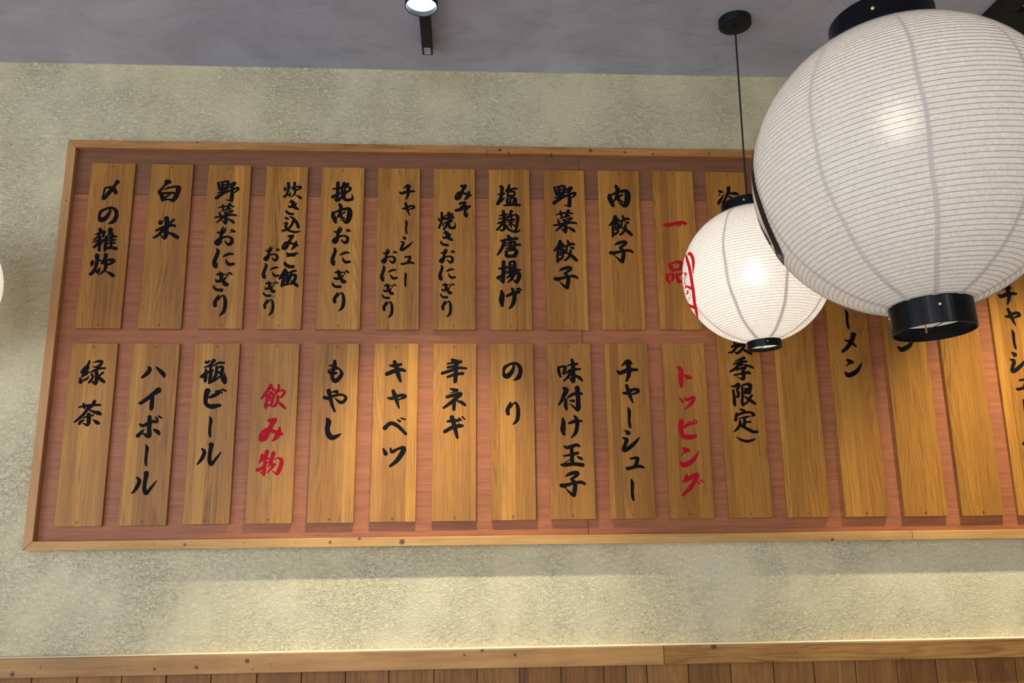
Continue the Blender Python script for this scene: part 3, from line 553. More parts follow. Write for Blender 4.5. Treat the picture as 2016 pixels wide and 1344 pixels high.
 '）': '-31,9,1.5 -16.8,-0.2,6.6 2.3,-5.5,8.4 19.1,-2,6.6 31.2,3.5,1.2',
 'メ': '14.6,27.7,11.3 21.8,24.9,11.3|18.1,25.8,16.1 10.7,8,13.9 -4.8,-14.4,12.3 -23.1,-29.6,8.6|-11,7.1,4.5 6.3,2,9.4 22,-12.2,6.4',
}
PLAQUES = {
 'P1': ((-1.1201, 0.8902, 0.1365, 0.5455, -0.0014), '〆,-2.1,180.8,1.000 の,-1.2,94.9,1.000 雑,-3.1,14.9,1.000 炊,-3.3,-68.9,1.000'),
 'P2': ((-0.9358, 0.8896, 0.1329, 0.5451, -0.0000), '白,-3.4,180.4,1.000 米,-2.1,55.5,1.000'),
 'P3': ((-0.7528, 0.8893, 0.1350, 0.5438, 0.0028), '野,-3.7,182.4,0.944 菜,-3.9,105.5,0.883 お,-2.1,30.2,1.000 に,-0.7,-43.6,1.000 ぎ,-0.0,-119.9,1.000 り,-4.1,-196.8,1.000'),
 'P4': ((-0.5707, 0.8874, 0.1333, 0.5423, -0.0025), '炊,20.6,189.6,0.764 き,22.4,130.9,1.000 込,21.8,72.5,1.000 み,21.0,13.2,0.951 お,-35.1,-25.4,0.786 ご,26.8,-46.0,1.000 に,-34.7,-82.7,0.794 飯,21.9,-104.2,1.000 ぎ,-32.6,-141.6,0.795 り,-35.4,-201.0,0.790'),
 'P5': ((-0.3907, 0.8871, 0.1367, 0.5426, -0.0017), '挽,-0.6,186.6,1.000 肉,-0.5,112.0,0.882 お,0.6,38.9,0.917 に,1.6,-33.1,0.914 ぎ,3.5,-107.2,0.927 り,0.8,-181.6,0.908'),
 'P6': ((-0.2091, 0.8868, 0.1358, 0.5429, 0.0038), 'チ,26.8,188.9,1.000 ャ,31.4,130.5,1.000 ー,25.9,68.7,1.000 シ,26.3,11.9,1.000 お,-27.4,-29.8,0.786 ュ,31.4,-44.2,1.000 に,-27.2,-87.7,0.799 ー,25.5,-107.9,0.975 ぎ,-25.8,-146.4,0.786 り,-28.5,-206.1,0.802'),
 'P7': ((-0.0294, 0.8869, 0.1344, 0.5424, 0.0023), 'み,28.7,189.6,1.000 そ,27.4,130.4,1.000 焼,-24.1,90.5,1.000 き,-23.8,31.2,1.012 お,-23.4,-27.5,0.795 に,-22.9,-84.5,0.794 ぎ,-21.8,-143.5,0.790 り,-23.9,-203.2,0.787'),
 'P8': ((0.1502, 0.8868, 0.1332, 0.5423, 0.0025), '塩,-4.0,181.6,1.000 麹,-5.5,91.3,1.000 唐,-4.4,6.1,1.000 揚,-5.6,-80.2,1.000 げ,-0.9,-167.7,1.000'),
 'P9': ((0.3305, 0.8871, 0.1340, 0.5430, -0.0012), '野,-0.4,180.5,1.000 菜,-0.8,92.8,1.000 餃,-1.0,-11.1,1.000 子,-1.6,-98.4,1.000'),
 'P10': ((0.5117, 0.8881, 0.1357, 0.5425, -0.0024), '肉,-0.9,181.2,1.000 餃,0.8,76.2,0.985 子,-0.2,-11.0,1.002'),
 'P11': ((0.6937, 0.8891, 0.1356, 0.5438, -0.0015), '一,-1.0,85.2,1.000 品,-6.8,-80.0,1.000'),
 'L1': ((-1.1220, 0.2978, 0.1357, 0.5468, 0.0022), '緑,1.7,182.4,1.000 茶,-0.7,58.9,1.000'),
 'L2': ((-0.9392, 0.2982, 0.1398, 0.5464, -0.0007), 'ハ,-1.9,182.9,1.000 イ,-7.0,100.5,1.000 ボ,-1.4,16.9,1.000 ー2,-2.7,-68.2,1.011 ル,-1.9,-150.1,1.007'),
 'L3': ((-0.7552, 0.2991, 0.1347, 0.5450, -0.0007), '瓶,-6.2,184.3,1.000 ビ,2.6,100.9,1.000 ー2,-5.8,14.6,1.000 ル,-2.9,-67.3,1.000'),
 'L4': ((-0.5741, 0.2990, 0.1357, 0.5455, 0.0007), '飲,-2.9,106.5,1.000 み,-5.0,5.6,1.300 物,-5.0,-93.7,1.000'),
 'L5': ((-0.3927, 0.2987, 0.1368, 0.5450, -0.0031), 'も,-1.3,184.9,1.000 や,0.2,94.2,1.000 し,-1.3,7.4,1.000'),
 'L6': ((-0.2092, 0.2993, 0.1363, 0.5442, -0.0039), 'キ,-0.9,184.4,1.000 ヤ,5.6,97.5,1.000 ベ,1.3,13.5,1.000 ツ,0.3,-78.2,1.000'),
 'L7': ((-0.0269, 0.2996, 0.1333, 0.5439, -0.0032), '辛,-2.6,185.0,1.000 ネ,-0.5,95.5,1.000 ギ,-0.6,10.3,1.000'),
 'L8': ((0.1520, 0.3001, 0.1348, 0.5434, 0.0007), 'の,1.3,182.7,1.003 り,0.6,51.6,1.042'),
 'L9': ((0.3321, 0.3007, 0.1370, 0.5425, 0.0021), '味,1.7,183.5,1.000 付,0.4,96.0,1.000 け,1.5,8.6,1.000 玉,1.0,-78.9,1.000 子,0.3,-165.7,1.012'),
 'L10': ((0.5138, 0.3006, 0.1372, 0.5432, 0.0028), 'チ,1.6,183.9,1.347 ャ,9.1,111.5,1.302 ー,1.5,35.5,1.313 シ,2.4,-36.0,1.356 ュ,11.9,-104.9,1.308 ー,1.0,-184.7,1.318'),
 'L11': ((0.6963, 0.3005, 0.1373, 0.5454, 0.0003), 'ト,0.9,163.9,1.000 ッ,5.0,81.9,1.000 ピ,2.2,-1.6,1.000 ン,0.5,-87.5,1.000 グ,6.5,-170.1,1.000'),
 'L12': ((0.8760, 0.5940, 0.1364, 1.1317, 0.0032), '冷,2.7,478.6,1.000 夏,3.8,-27.6,1.000 季,3.9,-102.7,1.000 限,3.6,-186.0,1.000 定,3.0,-269.0,1.000 ）,1.9,-327.6,1.000'),
 'L13': ((1.0596, 0.5938, 0.1319, 1.1321, -0.0015), ''),
 'L14': ((1.2403, 0.5935, 0.1331, 1.1325, 0.0021), 'ー,0.8,59.3,1.299 メ,-2.4,-17.2,1.000 ン,4.2,-101.5,0.965'),
 'L15': ((1.4269, 0.5933, 0.1373, 1.1329, 0.0040), 'ン,1.2,-17.0,0.986'),
 'L16': ((1.6091, 0.5933, 0.1343, 1.1330, 0.0040), ''),
 'L17': ((1.7924, 0.5928, 0.1350, 1.1340, -0.0007), 'チ,-1.5,146.1,1.292 ャ,5.5,70.3,1.305 ー,-1.1,-5.5,1.327 シ,1.1,-81.7,1.397 ュ,9.8,-154.5,1.275 ー,2.3,-234.2,1.278 メ,2.2,-316.7,0.954 ン,-1.7,-400.2,0.734'),
}
LOGO_SMALL = '171.2,21.6,-177.2,18.1 178.8,17.5,-174.3,15.6 -178.4,15.0,-172.1,13.4 -176.5,12.9,-170.4,11.3 -175.0,10.9,-169.1,9.5 -173.7,9.1,-168.1,7.8 -172.6,7.4,-167.3,6.3 -171.7,5.8,-166.5,4.6 -170.9,3.8,-165.9,2.7 -170.3,1.4,-165.5,0.3 -169.9,-1.3,-165.2,-2.4 -169.8,-4.0,-165.2,-5.1 -170.0,-6.6,-165.4,-7.7 -170.4,-9.0,-165.8,-10.1 -171.0,-11.4,-166.4,-12.5 -171.9,-13.7,-167.1,-14.8 -173.0,-15.9,-168.1,-17.1 -174.4,-18.0,-169.4,-19.2 -176.1,-20.0,-171.0,-21.3 -178.1,-21.9,-172.7,-23.2 179.9,-23.6,-174.4,-24.8 178.0,-25.0,-175.8,-26.2 176.3,-26.1,-176.9,-27.5 174.6,-27.2,-178.1,-28.7 172.3,-28.4,179.8,-30.0 169.1,-29.7,176.6,-31.5 164.0,-30.9,172.0,-32.7 154.7,-30.9,164.8,-33.5 154.1,-32.8,154.0,-33.1|-171.0,14.8,-174.5,16.7 -169.9,14.9,-174.4,17.3 -168.9,15.1,-174.4,18.1 -168.5,15.0,-173.3,18.8 -170.5,15.6,-168.7,17.4 -170.3,15.2,-165.9,15.5 -168.7,13.8,-164.0,13.6 -167.2,12.2,-162.5,11.8 -166.0,10.7,-161.4,10.0 -165.3,9.5,-160.7,8.5 -164.8,8.2,-160.3,7.1 -164.4,6.9,-160.2,5.6 -164.1,5.3,-160.3,4.1 -164.0,3.5,-160.8,2.4 -164.0,1.5,-161.7,0.6 -164.2,-0.6,-162.7,-1.2 -164.5,-2.6,-163.8,-2.9|166.7,8.9,177.3,5.5 166.5,8.3,176.8,5.0 166.3,7.7,176.2,4.5 168.7,6.3,175.7,4.0 169.6,5.4,175.0,3.6|179.0,2.0,180.0,3.4 -179.1,1.3,-178.1,2.7 -177.4,0.6,-176.5,2.1 -175.9,0.0,-175.0,1.5 -174.5,-0.5,-173.6,1.0|-176.0,0.5,-173.7,-0.9 -177.1,0.2,-175.0,-1.1 -178.4,-0.0,-176.5,-1.1 -179.7,-0.3,-177.9,-1.2 179.2,-0.8,-179.0,-1.5 178.4,-1.4,-179.7,-2.0 177.9,-2.2,179.8,-2.8 177.5,-3.0,179.5,-3.6 177.3,-3.9,179.4,-4.5 177.2,-4.8,179.5,-5.4 177.3,-5.8,179.9,-6.4 177.5,-6.8,-179.7,-7.4 177.5,-7.7,-179.4,-8.4|176.8,-9.5,174.5,-8.6 178.0,-9.4,175.2,-8.3 179.1,-9.3,175.8,-7.9 179.9,-9.2,177.0,-7.6 180.0,-9.3,179.3,-7.7 -179.6,-9.6,-178.2,-8.2 -178.5,-10.1,-176.2,-8.9 -177.3,-10.7,-174.4,-9.6 -176.1,-11.4,-172.9,-10.3 -175.1,-12.0,-171.5,-11.2 -174.0,-12.8,-170.4,-12.0 -172.8,-13.6,-169.5,-12.9 -171.7,-14.4,-168.6,-13.6|178.4,-11.2,-178.1,-11.9 178.3,-11.7,-178.1,-12.4 178.2,-12.2,-178.1,-13.0 178.1,-12.5,-178.3,-13.5 177.8,-12.7,-179.0,-14.1 177.1,-12.8,179.6,-14.3 175.9,-12.9,177.8,-14.3 174.0,-12.8,176.0,-14.1 171.8,-12.6,174.1,-14.0|176.1,-16.7,178.7,-17.2 176.1,-17.3,178.5,-17.7 176.0,-17.8,178.3,-18.3 175.9,-18.4,178.0,-18.8 175.8,-18.9,177.8,-19.3|167.9,-16.7,171.7,-17.4 168.6,-17.3,171.9,-17.9 169.2,-18.0,172.2,-18.5 169.7,-18.6,172.3,-19.1 170.2,-19.2,172.5,-19.6|159.2,-16.8,159.2,-16.5 158.9,-17.7,166.4,-19.2 158.6,-18.7,169.6,-20.7 158.2,-19.7,172.0,-21.9 163.1,-22.0,174.1,-22.9 167.3,-23.9,176.1,-23.8 170.5,-25.4,178.2,-24.7 173.1,-26.6,-179.7,-25.6 175.1,-27.6,-177.7,-26.4|164.7,2.2,169.0,0.9 164.3,1.0,169.4,-0.5 164.0,-0.1,169.2,-1.7 163.6,-1.2,169.2,-2.8 163.3,-2.2,169.5,-4.0 165.2,-3.7,170.5,-5.1 168.2,-5.4,171.7,-6.2 170.0,-6.7,172.8,-7.3 171.2,-7.8,173.7,-8.3'
LOGO_LARGE = '168.1,15.0,171.3,13.3 165.9,15.2,171.2,12.4 165.5,14.5,171.0,11.7 165.2,13.8,170.8,10.9 164.8,13.0,170.8,10.0 164.4,12.2,170.9,8.9 164.0,11.4,171.1,7.9 163.5,10.5,171.4,6.7 163.1,9.3,171.9,5.1 165.7,6.3,172.4,3.1 166.2,4.0,172.7,1.0 166.4,1.7,172.9,-1.2 166.7,-0.5,173.1,-3.2 167.1,-2.7,173.4,-5.3 167.5,-5.0,173.7,-7.4 167.8,-7.1,173.9,-9.4 167.8,-9.2,174.0,-11.3 167.6,-11.1,173.9,-13.2 167.4,-13.0,173.7,-15.0 167.0,-14.8,173.4,-16.8 166.5,-16.4,173.0,-18.4 166.1,-18.0,172.6,-19.9 165.6,-19.5,172.1,-21.4 165.0,-20.9,171.7,-22.8 164.3,-22.2,171.1,-24.1 163.4,-23.4,170.6,-25.2 162.5,-24.4,170.0,-26.4 161.5,-25.3,169.4,-27.4 160.1,-26.1,168.6,-28.4 158.1,-26.6,167.6,-29.4 154.9,-26.8,166.6,-30.3 148.0,-25.6,165.3,-31.1 147.7,-26.6,163.7,-31.7 147.3,-27.5,161.7,-32.0 146.9,-28.3,159.0,-32.1 146.6,-29.1,155.4,-32.0 146.2,-29.9,149.6,-31.0|157.2,-3.7,157.1,-3.7 156.6,-5.0,156.6,-5.0 156.1,-6.3,156.0,-6.3 155.6,-7.6,155.5,-7.6 155.0,-8.8,156.0,-9.2 154.5,-10.1,157.8,-11.3 154.0,-11.2,158.9,-13.1 153.6,-12.4,159.8,-14.7 153.1,-13.5,160.3,-16.1 154.9,-15.4,160.7,-17.4 155.8,-16.9,161.1,-18.6 156.3,-18.2,161.4,-19.8 156.4,-19.3,161.4,-20.8 156.3,-20.2,161.2,-21.7 156.2,-21.1,160.8,-22.5 155.9,-21.9,160.3,-23.2 155.5,-22.6,159.7,-23.9|161.6,6.4,161.6,6.4 161.5,6.1,161.4,6.1 161.3,5.7,161.3,5.7 161.1,5.3,161.1,5.3 161.0,5.0,160.9,5.0|160.5,3.9,160.4,3.8 160.3,3.5,160.3,3.5 160.2,3.1,160.1,3.1 160.0,2.8,160.0,2.7 159.9,2.4,159.8,2.4|159.0,0.5,159.0,0.5 158.8,0.0,158.8,0.0 158.6,-0.4,158.6,-0.4 158.4,-0.9,158.4,-0.9 158.2,-1.4,158.2,-1.4|154.5,-10.3,154.5,-10.3 154.2,-11.0,154.2,-10.9 153.9,-11.7,153.9,-11.6 153.7,-12.4,153.6,-12.3 153.4,-13.0,153.3,-13.0'
M_PLASTER = plaster_mat()
M_CEIL = ceiling_mat()
M_FLOOR = plain('grey_floor_tile', (176, 176, 180), 0.6)
M_RIM = plain('pale_render', (176, 168, 150), 0.9)
M_PLAQUE = wood('plaque_wood', (184, 128, 52), (110, 67, 19), 'Z', 0.034, 0.26, 0.9, 0.45, blotch=0.16, warm=(128, 78, 30), rings=1.1)
M_BACK = wood('red_backing_veneer', (164, 99, 63), (112, 63, 39), 'X', None, 0.05, 1.1, 0.5, blotch=0.12, rings=0.15)
M_BACK_TOP = wood('brown_backing_veneer', (130, 84, 56), (86, 52, 35), 'X', None, 0.05, 1.0, 0.5, blotch=0.2, rings=0.2)
M_BLACKINK = plain('black_ink', (8, 7, 9), 0.75, 0, 0.12)
M_REDINK = plain('red_ink', (156, 8, 26), 0.7, 0, 0.15)
M_BRASS = plain('brass', (224, 188, 112), 0.35, 0.6)
M_SCREW = plain('dark_screw', (22, 15, 10), 0.6, 0.0, 0.2)
M_BLACK = plain('black_lacquer', (4, 6, 12), 0.3, 0.0, 0.22)
M_BLACKM = plain('black_powder_coat', (12, 15, 22), 0.5, 0.0, 0.3)
M_CORD = plain('black_cord', (10, 9, 9), 0.6)
M_WIRE = plain('grey_rib_wire', (132, 126, 128), 0.6)
M_PAPER = paper_mat()
M_SEAM = seam_mat()
M_COLLAR = plain('white_collar', (240, 236, 228), 0.7)
M_LREDINK = plain('red_lantern_print', (228, 20, 44), 0.6, 0, 0.2)
M_LBLACKINK = plain('black_lantern_print', (34, 28, 32), 0.6, 0, 0.2)
M_STEEL = plain('bright_steel', (200, 200, 200), 0.25, 1.0)

E0 = EYE
# ---------------------------------------------------------------- setting
X0, X1, Y0, ZC = -3.6, 4.2, -7.0, 1.5254 + EYE


def structure(name, bm, mat, label=None, **k):
    o = obj(name, bm, mat, **k)
    o['kind'] = 'structure'
    if label:
        o['label'] = label
    return o


def slab(x0, x1, y0, y1, z0, z1):
    return box(x0, x1, y0, y1, z0, z1)


structure('wall_back', slab(X0 - .1, X1 + .1, 0, 0.1, -0.1, ZC + .1), M_PLASTER, 'beige rough troweled plaster wall')
structure('ceiling', slab(X0 - .1, X1 + .1, Y0 - .1, 0, ZC, ZC + .1), M_CEIL, 'smoky grey painted ceiling')
structure('floor', slab(X0 - .1, X1 + .1, Y0 - .1, 0, -0.1, 0), M_FLOOR)
lw = slab(X0 - .1, X0, Y0, -4.2, 0, ZC)
box(X0 - .1, X0, -1.5, 0, 0, ZC, bm=lw)
box(X0 - .1, X0, -4.2, -1.5, 0, 0.5, bm=lw)
box(X0 - .1, X0, -4.2, -1.5, 2.5, ZC, bm=lw)
structure('wall_left', lw, M_PLASTER)
structure('wall_right', slab(X1, X1 + .1, Y0, 0, 0, ZC), M_PLASTER)
fb = slab(X0, -3.3, Y0 - .1, Y0, 0, ZC)
box(0.1, X1, Y0 - .1, Y0, 0, ZC, bm=fb)
box(-3.3, 0.1, Y0 - .1, Y0, 0, 0.45, bm=fb)
box(-3.3, 0.1, Y0 - .1, Y0, 2.75, ZC, bm=fb)
structure('wall_front', fb, M_PLASTER)

# uneven plaster lip where the wall meets the ceiling
lip = bmesh.new()
prev = None
rr = random.Random(3)
for i in range(260):
    x = -1.75 + i * 0.0145
    d = 0.0035 + 0.0035 * rr.random()
    hz = 0.003 + 0.005 * rr.random() * (1 if i % 5 else 1.6)
    row = [lip.verts.new((x, 0.0, ZC - hz - .004)), lip.verts.new((x, -d, ZC - hz)), lip.verts.new((x, -d * .5, ZC + .001))]
    if prev:
        for a in range(2):
            lip.faces.new((prev[a], row[a], row[a + 1], prev[a + 1]))
    prev = row
structure('trim_4', lip, M_PLASTER, 'rough plaster edge along the ceiling', smooth=True)

# wainscot: vertical boards, rail on top
wains = bpy.data.objects.new('trim_1', None)
C.objects.link(wains)
tag(wains, 'low wainscot of upright brown wooden boards', kind='structure')
M_BOARDS = [wood('wainscot_pine_%s' % n, a, b, 'Z', 0.05, 0.10, 1.0, 0.55, rings=0.6, blotch=0.4) for n, a, b in
            (('tan', (154, 106, 54), (96, 60, 27)), ('brown', (138, 92, 46), (82, 50, 23)))]
xs = [-1.8 + .0]
seams = [-1.583, -1.459, -1.334, -1.21, -1.086, -0.963, -0.84, -0.715, -0.586, -0.461, -0.336, -0.212, -0.083, 0.042, 0.164, 0.286, 0.411, 0.476, 0.538, 0.661,
         0.788, 0.916, 1.039, 1.164, 1.29, 1.411, 1.533, 1.657, 1.782, 1.906, 2.03]
for a, b in zip(seams, seams[1:]):
    dz = rr.uniform(-.0008, .0008)
    o = obj('board', box(a - (a + b) / 2 + .0011, b - (a + b) / 2 - .0011, -.012 + dz, 0, -.56, .57, .0016), rr.choice(M_BOARDS), wains,
            ((a + b) / 2, 0, E0 - .94))

rail = bpy.data.objects.new('trim_2', None)
C.objects.link(rail)
tag(rail, 'pale pine rail capping the wainscot, knotty', kind='structure')
RK_L = [(-1.255, -.377, .0075), (-.868, -.371, .005), (-.752, -.368, .0062), (-.612, -.354, .0072), (.004, -.350, .004), (.055, -.338, .0068),
        (.150, -.352, .0055), (-1.180, -.360, .0028), (-.985, -.362, .0022), (-.595, -.377, .0022), (-.545, -.364, .002), (-.94, -.37, .002)]
RK_R = [(.735, -.339, .010), (1.30, -.386, .004), (.98, -.362, .002)]
M_RAIL_L = wood('rail_pine_left', (166, 124, 76), (116, 80, 42), 'X', None, 0.06, 0.7, 0.5, knots=RK_L, blotch=0.5, rings=0.35)
M_RAIL_R = wood('rail_pine_right', (164, 120, 68), (108, 72, 34), 'X', None, 0.06, 0.9, 0.5, knots=RK_R, blotch=0.6, rings=1.1)
for x0, x1, mt in ((-1.8, .586, M_RAIL_L), (.5875, 2.03, M_RAIL_R)):
    # knots are laid out in wall coordinates, so the mesh keeps its origin at eye height
    obj('rail_board', box(x0, x1, -.031, 0, -.3875, -.3355, .0016), mt, rail, (0, 0, E0))
obj('bead', box(-1.8, 2.03, -.027, 0, -.3352, -.3325, .001), plain('pale_filler', (222, 208, 178), .8), rail, (0, 0, E0))

# ---------------------------------------------------------------- menu board: frame and backing
FX0, FX1, FZ0, FZ1 = -1.2655, 1.965, -.0427, 1.2372
FW = .0265
board = thing('menu_board', 'long red-brown veneer board in a mitred pine frame on the plaster wall', 'board', (0, 0, E0))
BX0, BX1, BZ0, BZ1 = FX0 + FW, FX1 - FW, FZ0 + FW, FZ1 - FW
SX, SZ = .378, 1.061
for (a, b, c, d, mt) in ((BX0, SX - .0006, BZ0, SZ - .0005, M_BACK), (SX + .0006, BX1, BZ0, SZ - .0005, M_BACK),
                         (BX0, SX + .0040, SZ + .0005, BZ1, M_BACK_TOP), (SX + .0052, BX1, SZ + .0005, BZ1, M_BACK_TOP)):
    obj('backing_panel', box(a, b, -.012, 0, c, d, .0007), mt, board)
FK_B = [(-.808, -.031, .0050), (-.390, -.029, .0044), (-.180, -.030, .0085), (-.305, -.019, .0052), (1.12, -.040, .007), (-.895, -.027, .002),
        (-.64, -.029, .0018), (-.49, -.026, .0018), (-1.02, -.031, .0014)]
FK_T = [(-.86, 1.236, .0045), (.119, 1.222, .0050), (.148, 1.214, .0038), (.42, 1.226, .0065), (.535, 1.221, .0042), (.63, 1.216, .004), (-.20, 1.222, .0028),
        (.29, 1.212, .003), (.82, 1.218, .004)]
FK_L = [(-1.246, .03, .0016), (-1.25, 1.03, .003)]
mats = dict(b=wood('frame_pine_bottom', (192, 148, 88), (142, 98, 50), 'X', None, 0.06, 0.8, 0.5, knots=FK_B, blotch=0.35, rings=0.4),
            t=wood('frame_pine_top', (186, 130, 76), (128, 82, 42), 'X', None, 0.06, 1.0, 0.5, knots=FK_T, blotch=0.5, rings=0.5),
            l=wood('frame_pine_side', (184, 136, 88), (142, 96, 56), 'Z', None, 0.06, 0.6, 0.5, knots=FK_L, blotch=0.3, rings=0.2))
g = .0004
obj('side_rail', prism([(FX0, FZ0 + g), (FX0 + FW, FZ0 + FW + g), (FX0 + FW, FZ1 - FW - g), (FX0, FZ1 - g)], -.033, 0, .0012), mats['l'], board)
obj('side_rail', prism([(FX1, FZ0 + g), (FX1, FZ1 - g), (FX1 - FW, FZ1 - FW - g), (FX1 - FW, FZ0 + FW + g)], -.033, 0, .0012), mats['l'], board)
obj('bottom_rail', prism([(FX0 + g, FZ0), (1.3712, FZ0), (1.3712, FZ0 + FW), (FX0 + FW + g, FZ0 + FW)], -.033, 0, .0012), mats['b'], board)
obj('bottom_rail', prism([(1.3722, FZ0), (FX1 - g, FZ0), (FX1 - FW - g, FZ0 + FW), (1.3722, FZ0 + FW)], -.033, 0, .0012), mats['b'], board)
obj('top_rail', prism([(FX0 + g, FZ1), (FX0 + FW + g, FZ1 - FW), (.0751, FZ1 - FW), (.0751, FZ1)], -.033, 0, .0012), mats['t'], board)
obj('top_rail', prism([(.0761, FZ1), (.0761, FZ1 - FW), (FX1 - FW - g, FZ1 - FW), (FX1 - g, FZ1)], -.0325, 0, .0012), mats['t'], board)

# ---------------------------------------------------------------- menu plaques


def smooth_stroke(P):
    if len(P) == 1:
        P = [P[0], (P[0][0] + .3, P[0][1], P[0][2])]
    if len(P) < 3:
        Pe = P
        out = []
        for t in (0, .25, .5, .75, 1):
            out.append(tuple(P[0][i] * (1 - t) + P[1][i] * t for i in range(3)))
        return out
    Pe = [tuple(2 * P[0][i] - P[1][i] for i in range(3))] + list(P) + [tuple(2 * P[-1][i] - P[-2][i] for i in range(3))]
    out = []
    for i in range(1, len(Pe) - 2):
        p0, p1, p2, p3 = Pe[i - 1:i + 3]
        for s in range(4):
            t = s / 4
            out.append(tuple(.5 * (2 * p1[k] + (p2[k] - p0[k]) * t + (2 * p0[k] - 5 * p1[k] + 4 * p2[k] - p3[k]) * t * t +
                                   (3 * p1[k] - p0[k] - 3 * p2[k] + p3[k]) * t ** 3) for k in range(3)))
    out.append(P[-1])
    return [(a, b, max(c, .35)) for a, b, c in out]


PARSED = {ch: [[tuple(float(v) for v in p.split(',')) for p in k.split()] for k in s.split('|')] for ch, s in GLYPHS.items()}


def glyph_mesh(ch, cell=.55):
    """one clean flat sheet per character: union of its tapered brush strokes (marching squares), in metres, facing -Y"""
    segs = []
    for st in PARSED[ch]:
        Q = smooth_stroke(st)
        for p, q in zip(Q, Q[1:]):
            segs.append((p[0], p[1], (p[2] + 1.0) / 2, q[0], q[1], (q[2] + 1.0) / 2))
    S = np.array(segs)
    m = S[:, [2, 5]].max() + 1
    x0, x1 = S[:, [0, 3]].min() - m, S[:, [0, 3]].max() + m
    z0, z1 = S[:, [1, 4]].min() - m, S[:, [1, 4]].max() + m
    nx, nz = int((x1 - x0) / cell) + 2, int((z1 - z0) / cell) + 2
    gx, gz = x0 + np.arange(nx) * cell, z0 + np.arange(nz) * cell
    F = np.full((nx, nz), 99.0)
    for ax, az, ra, bx, bz, rb in S:
        R_ = max(ra, rb) + 2 * cell
        i0, i1 = np.searchsorted(gx, [min(ax, bx) - R_, max(ax, bx) + R_])
        j0, j1 = np.searchsorted(gz, [min(az, bz) - R_, max(az, bz) + R_])
        PX, PZ = np.meshgrid(gx[i0:i1], gz[j0:j1], indexing='ij')
        dx, dz = bx - ax, bz - az
        t = np.clip(((PX - ax) * dx + (PZ - az) * dz) / (dx * dx + dz * dz + 1e-9), 0, 1)
        D_ = np.hypot(PX - ax - t * dx, PZ - az - t * dz) - (ra + t * (rb - ra))
        F[i0:i1, j0:j1] = np.minimum(F[i0:i1, j0:j1], D_)
    ins = F < 0
    cnt = ins[:-1, :-1].astype(int) + ins[1:, :-1] + ins[:-1, 1:] + ins[1:, 1:]
    verts, faces = [], []

    def poly(pts):
        k = len(verts)
        verts.extend((px / 1000, 0.0, pz / 1000) for px, pz in pts)
        faces.append(tuple(range(k, k + len(pts))))
    for j in range(nz - 1):
        i = 0
        while i < nx - 1:
            if cnt[i, j] == 4:
                k = i
                while k < nx - 1 and cnt[k, j] == 4:
                    k += 1
                poly([(gx[i], gz[j]), (gx[k], gz[j]), (gx[k], gz[j + 1]), (gx[i], gz[j + 1])])
                i = k
                continue
            if cnt[i, j] > 0:
                cs = [(i, j), (i + 1, j), (i + 1, j + 1), (i, j + 1)]
                pts = []
                for a_, b_ in zip(cs, cs[1:] + cs[:1]):
                    fa, fb = F[a_], F[b_]
                    if fa < 0:
                        pts.append((gx[a_[0]], gz[a_[1]]))
                    if (fa < 0) != (fb < 0):
                        u = fa / (fa - fb)
                        pts.append((gx[a_[0]] + u * (gx[b_[0]] - gx[a_[0]]), gz[a_[1]] + u * (gz[b_[1]] - gz[a_[1]])))
                if len(pts) >= 3:
                    poly(pts)
            i += 1
    me = bpy.data.meshes.new('character')
    me.from_pydata(verts, [], faces)
    return me


GLYPH_ME = {}


def character(ch, mat, parent, x, z, s):
    key = (ch, mat.name)
    if key not in GLYPH_ME:
        GLYPH_ME[key] = glyph_mesh(ch)
    o = link_obj('character', GLYPH_ME[key], mat, parent, (x, -TH - .00015, z))
    o.scale = (s, 1, s)
    return o


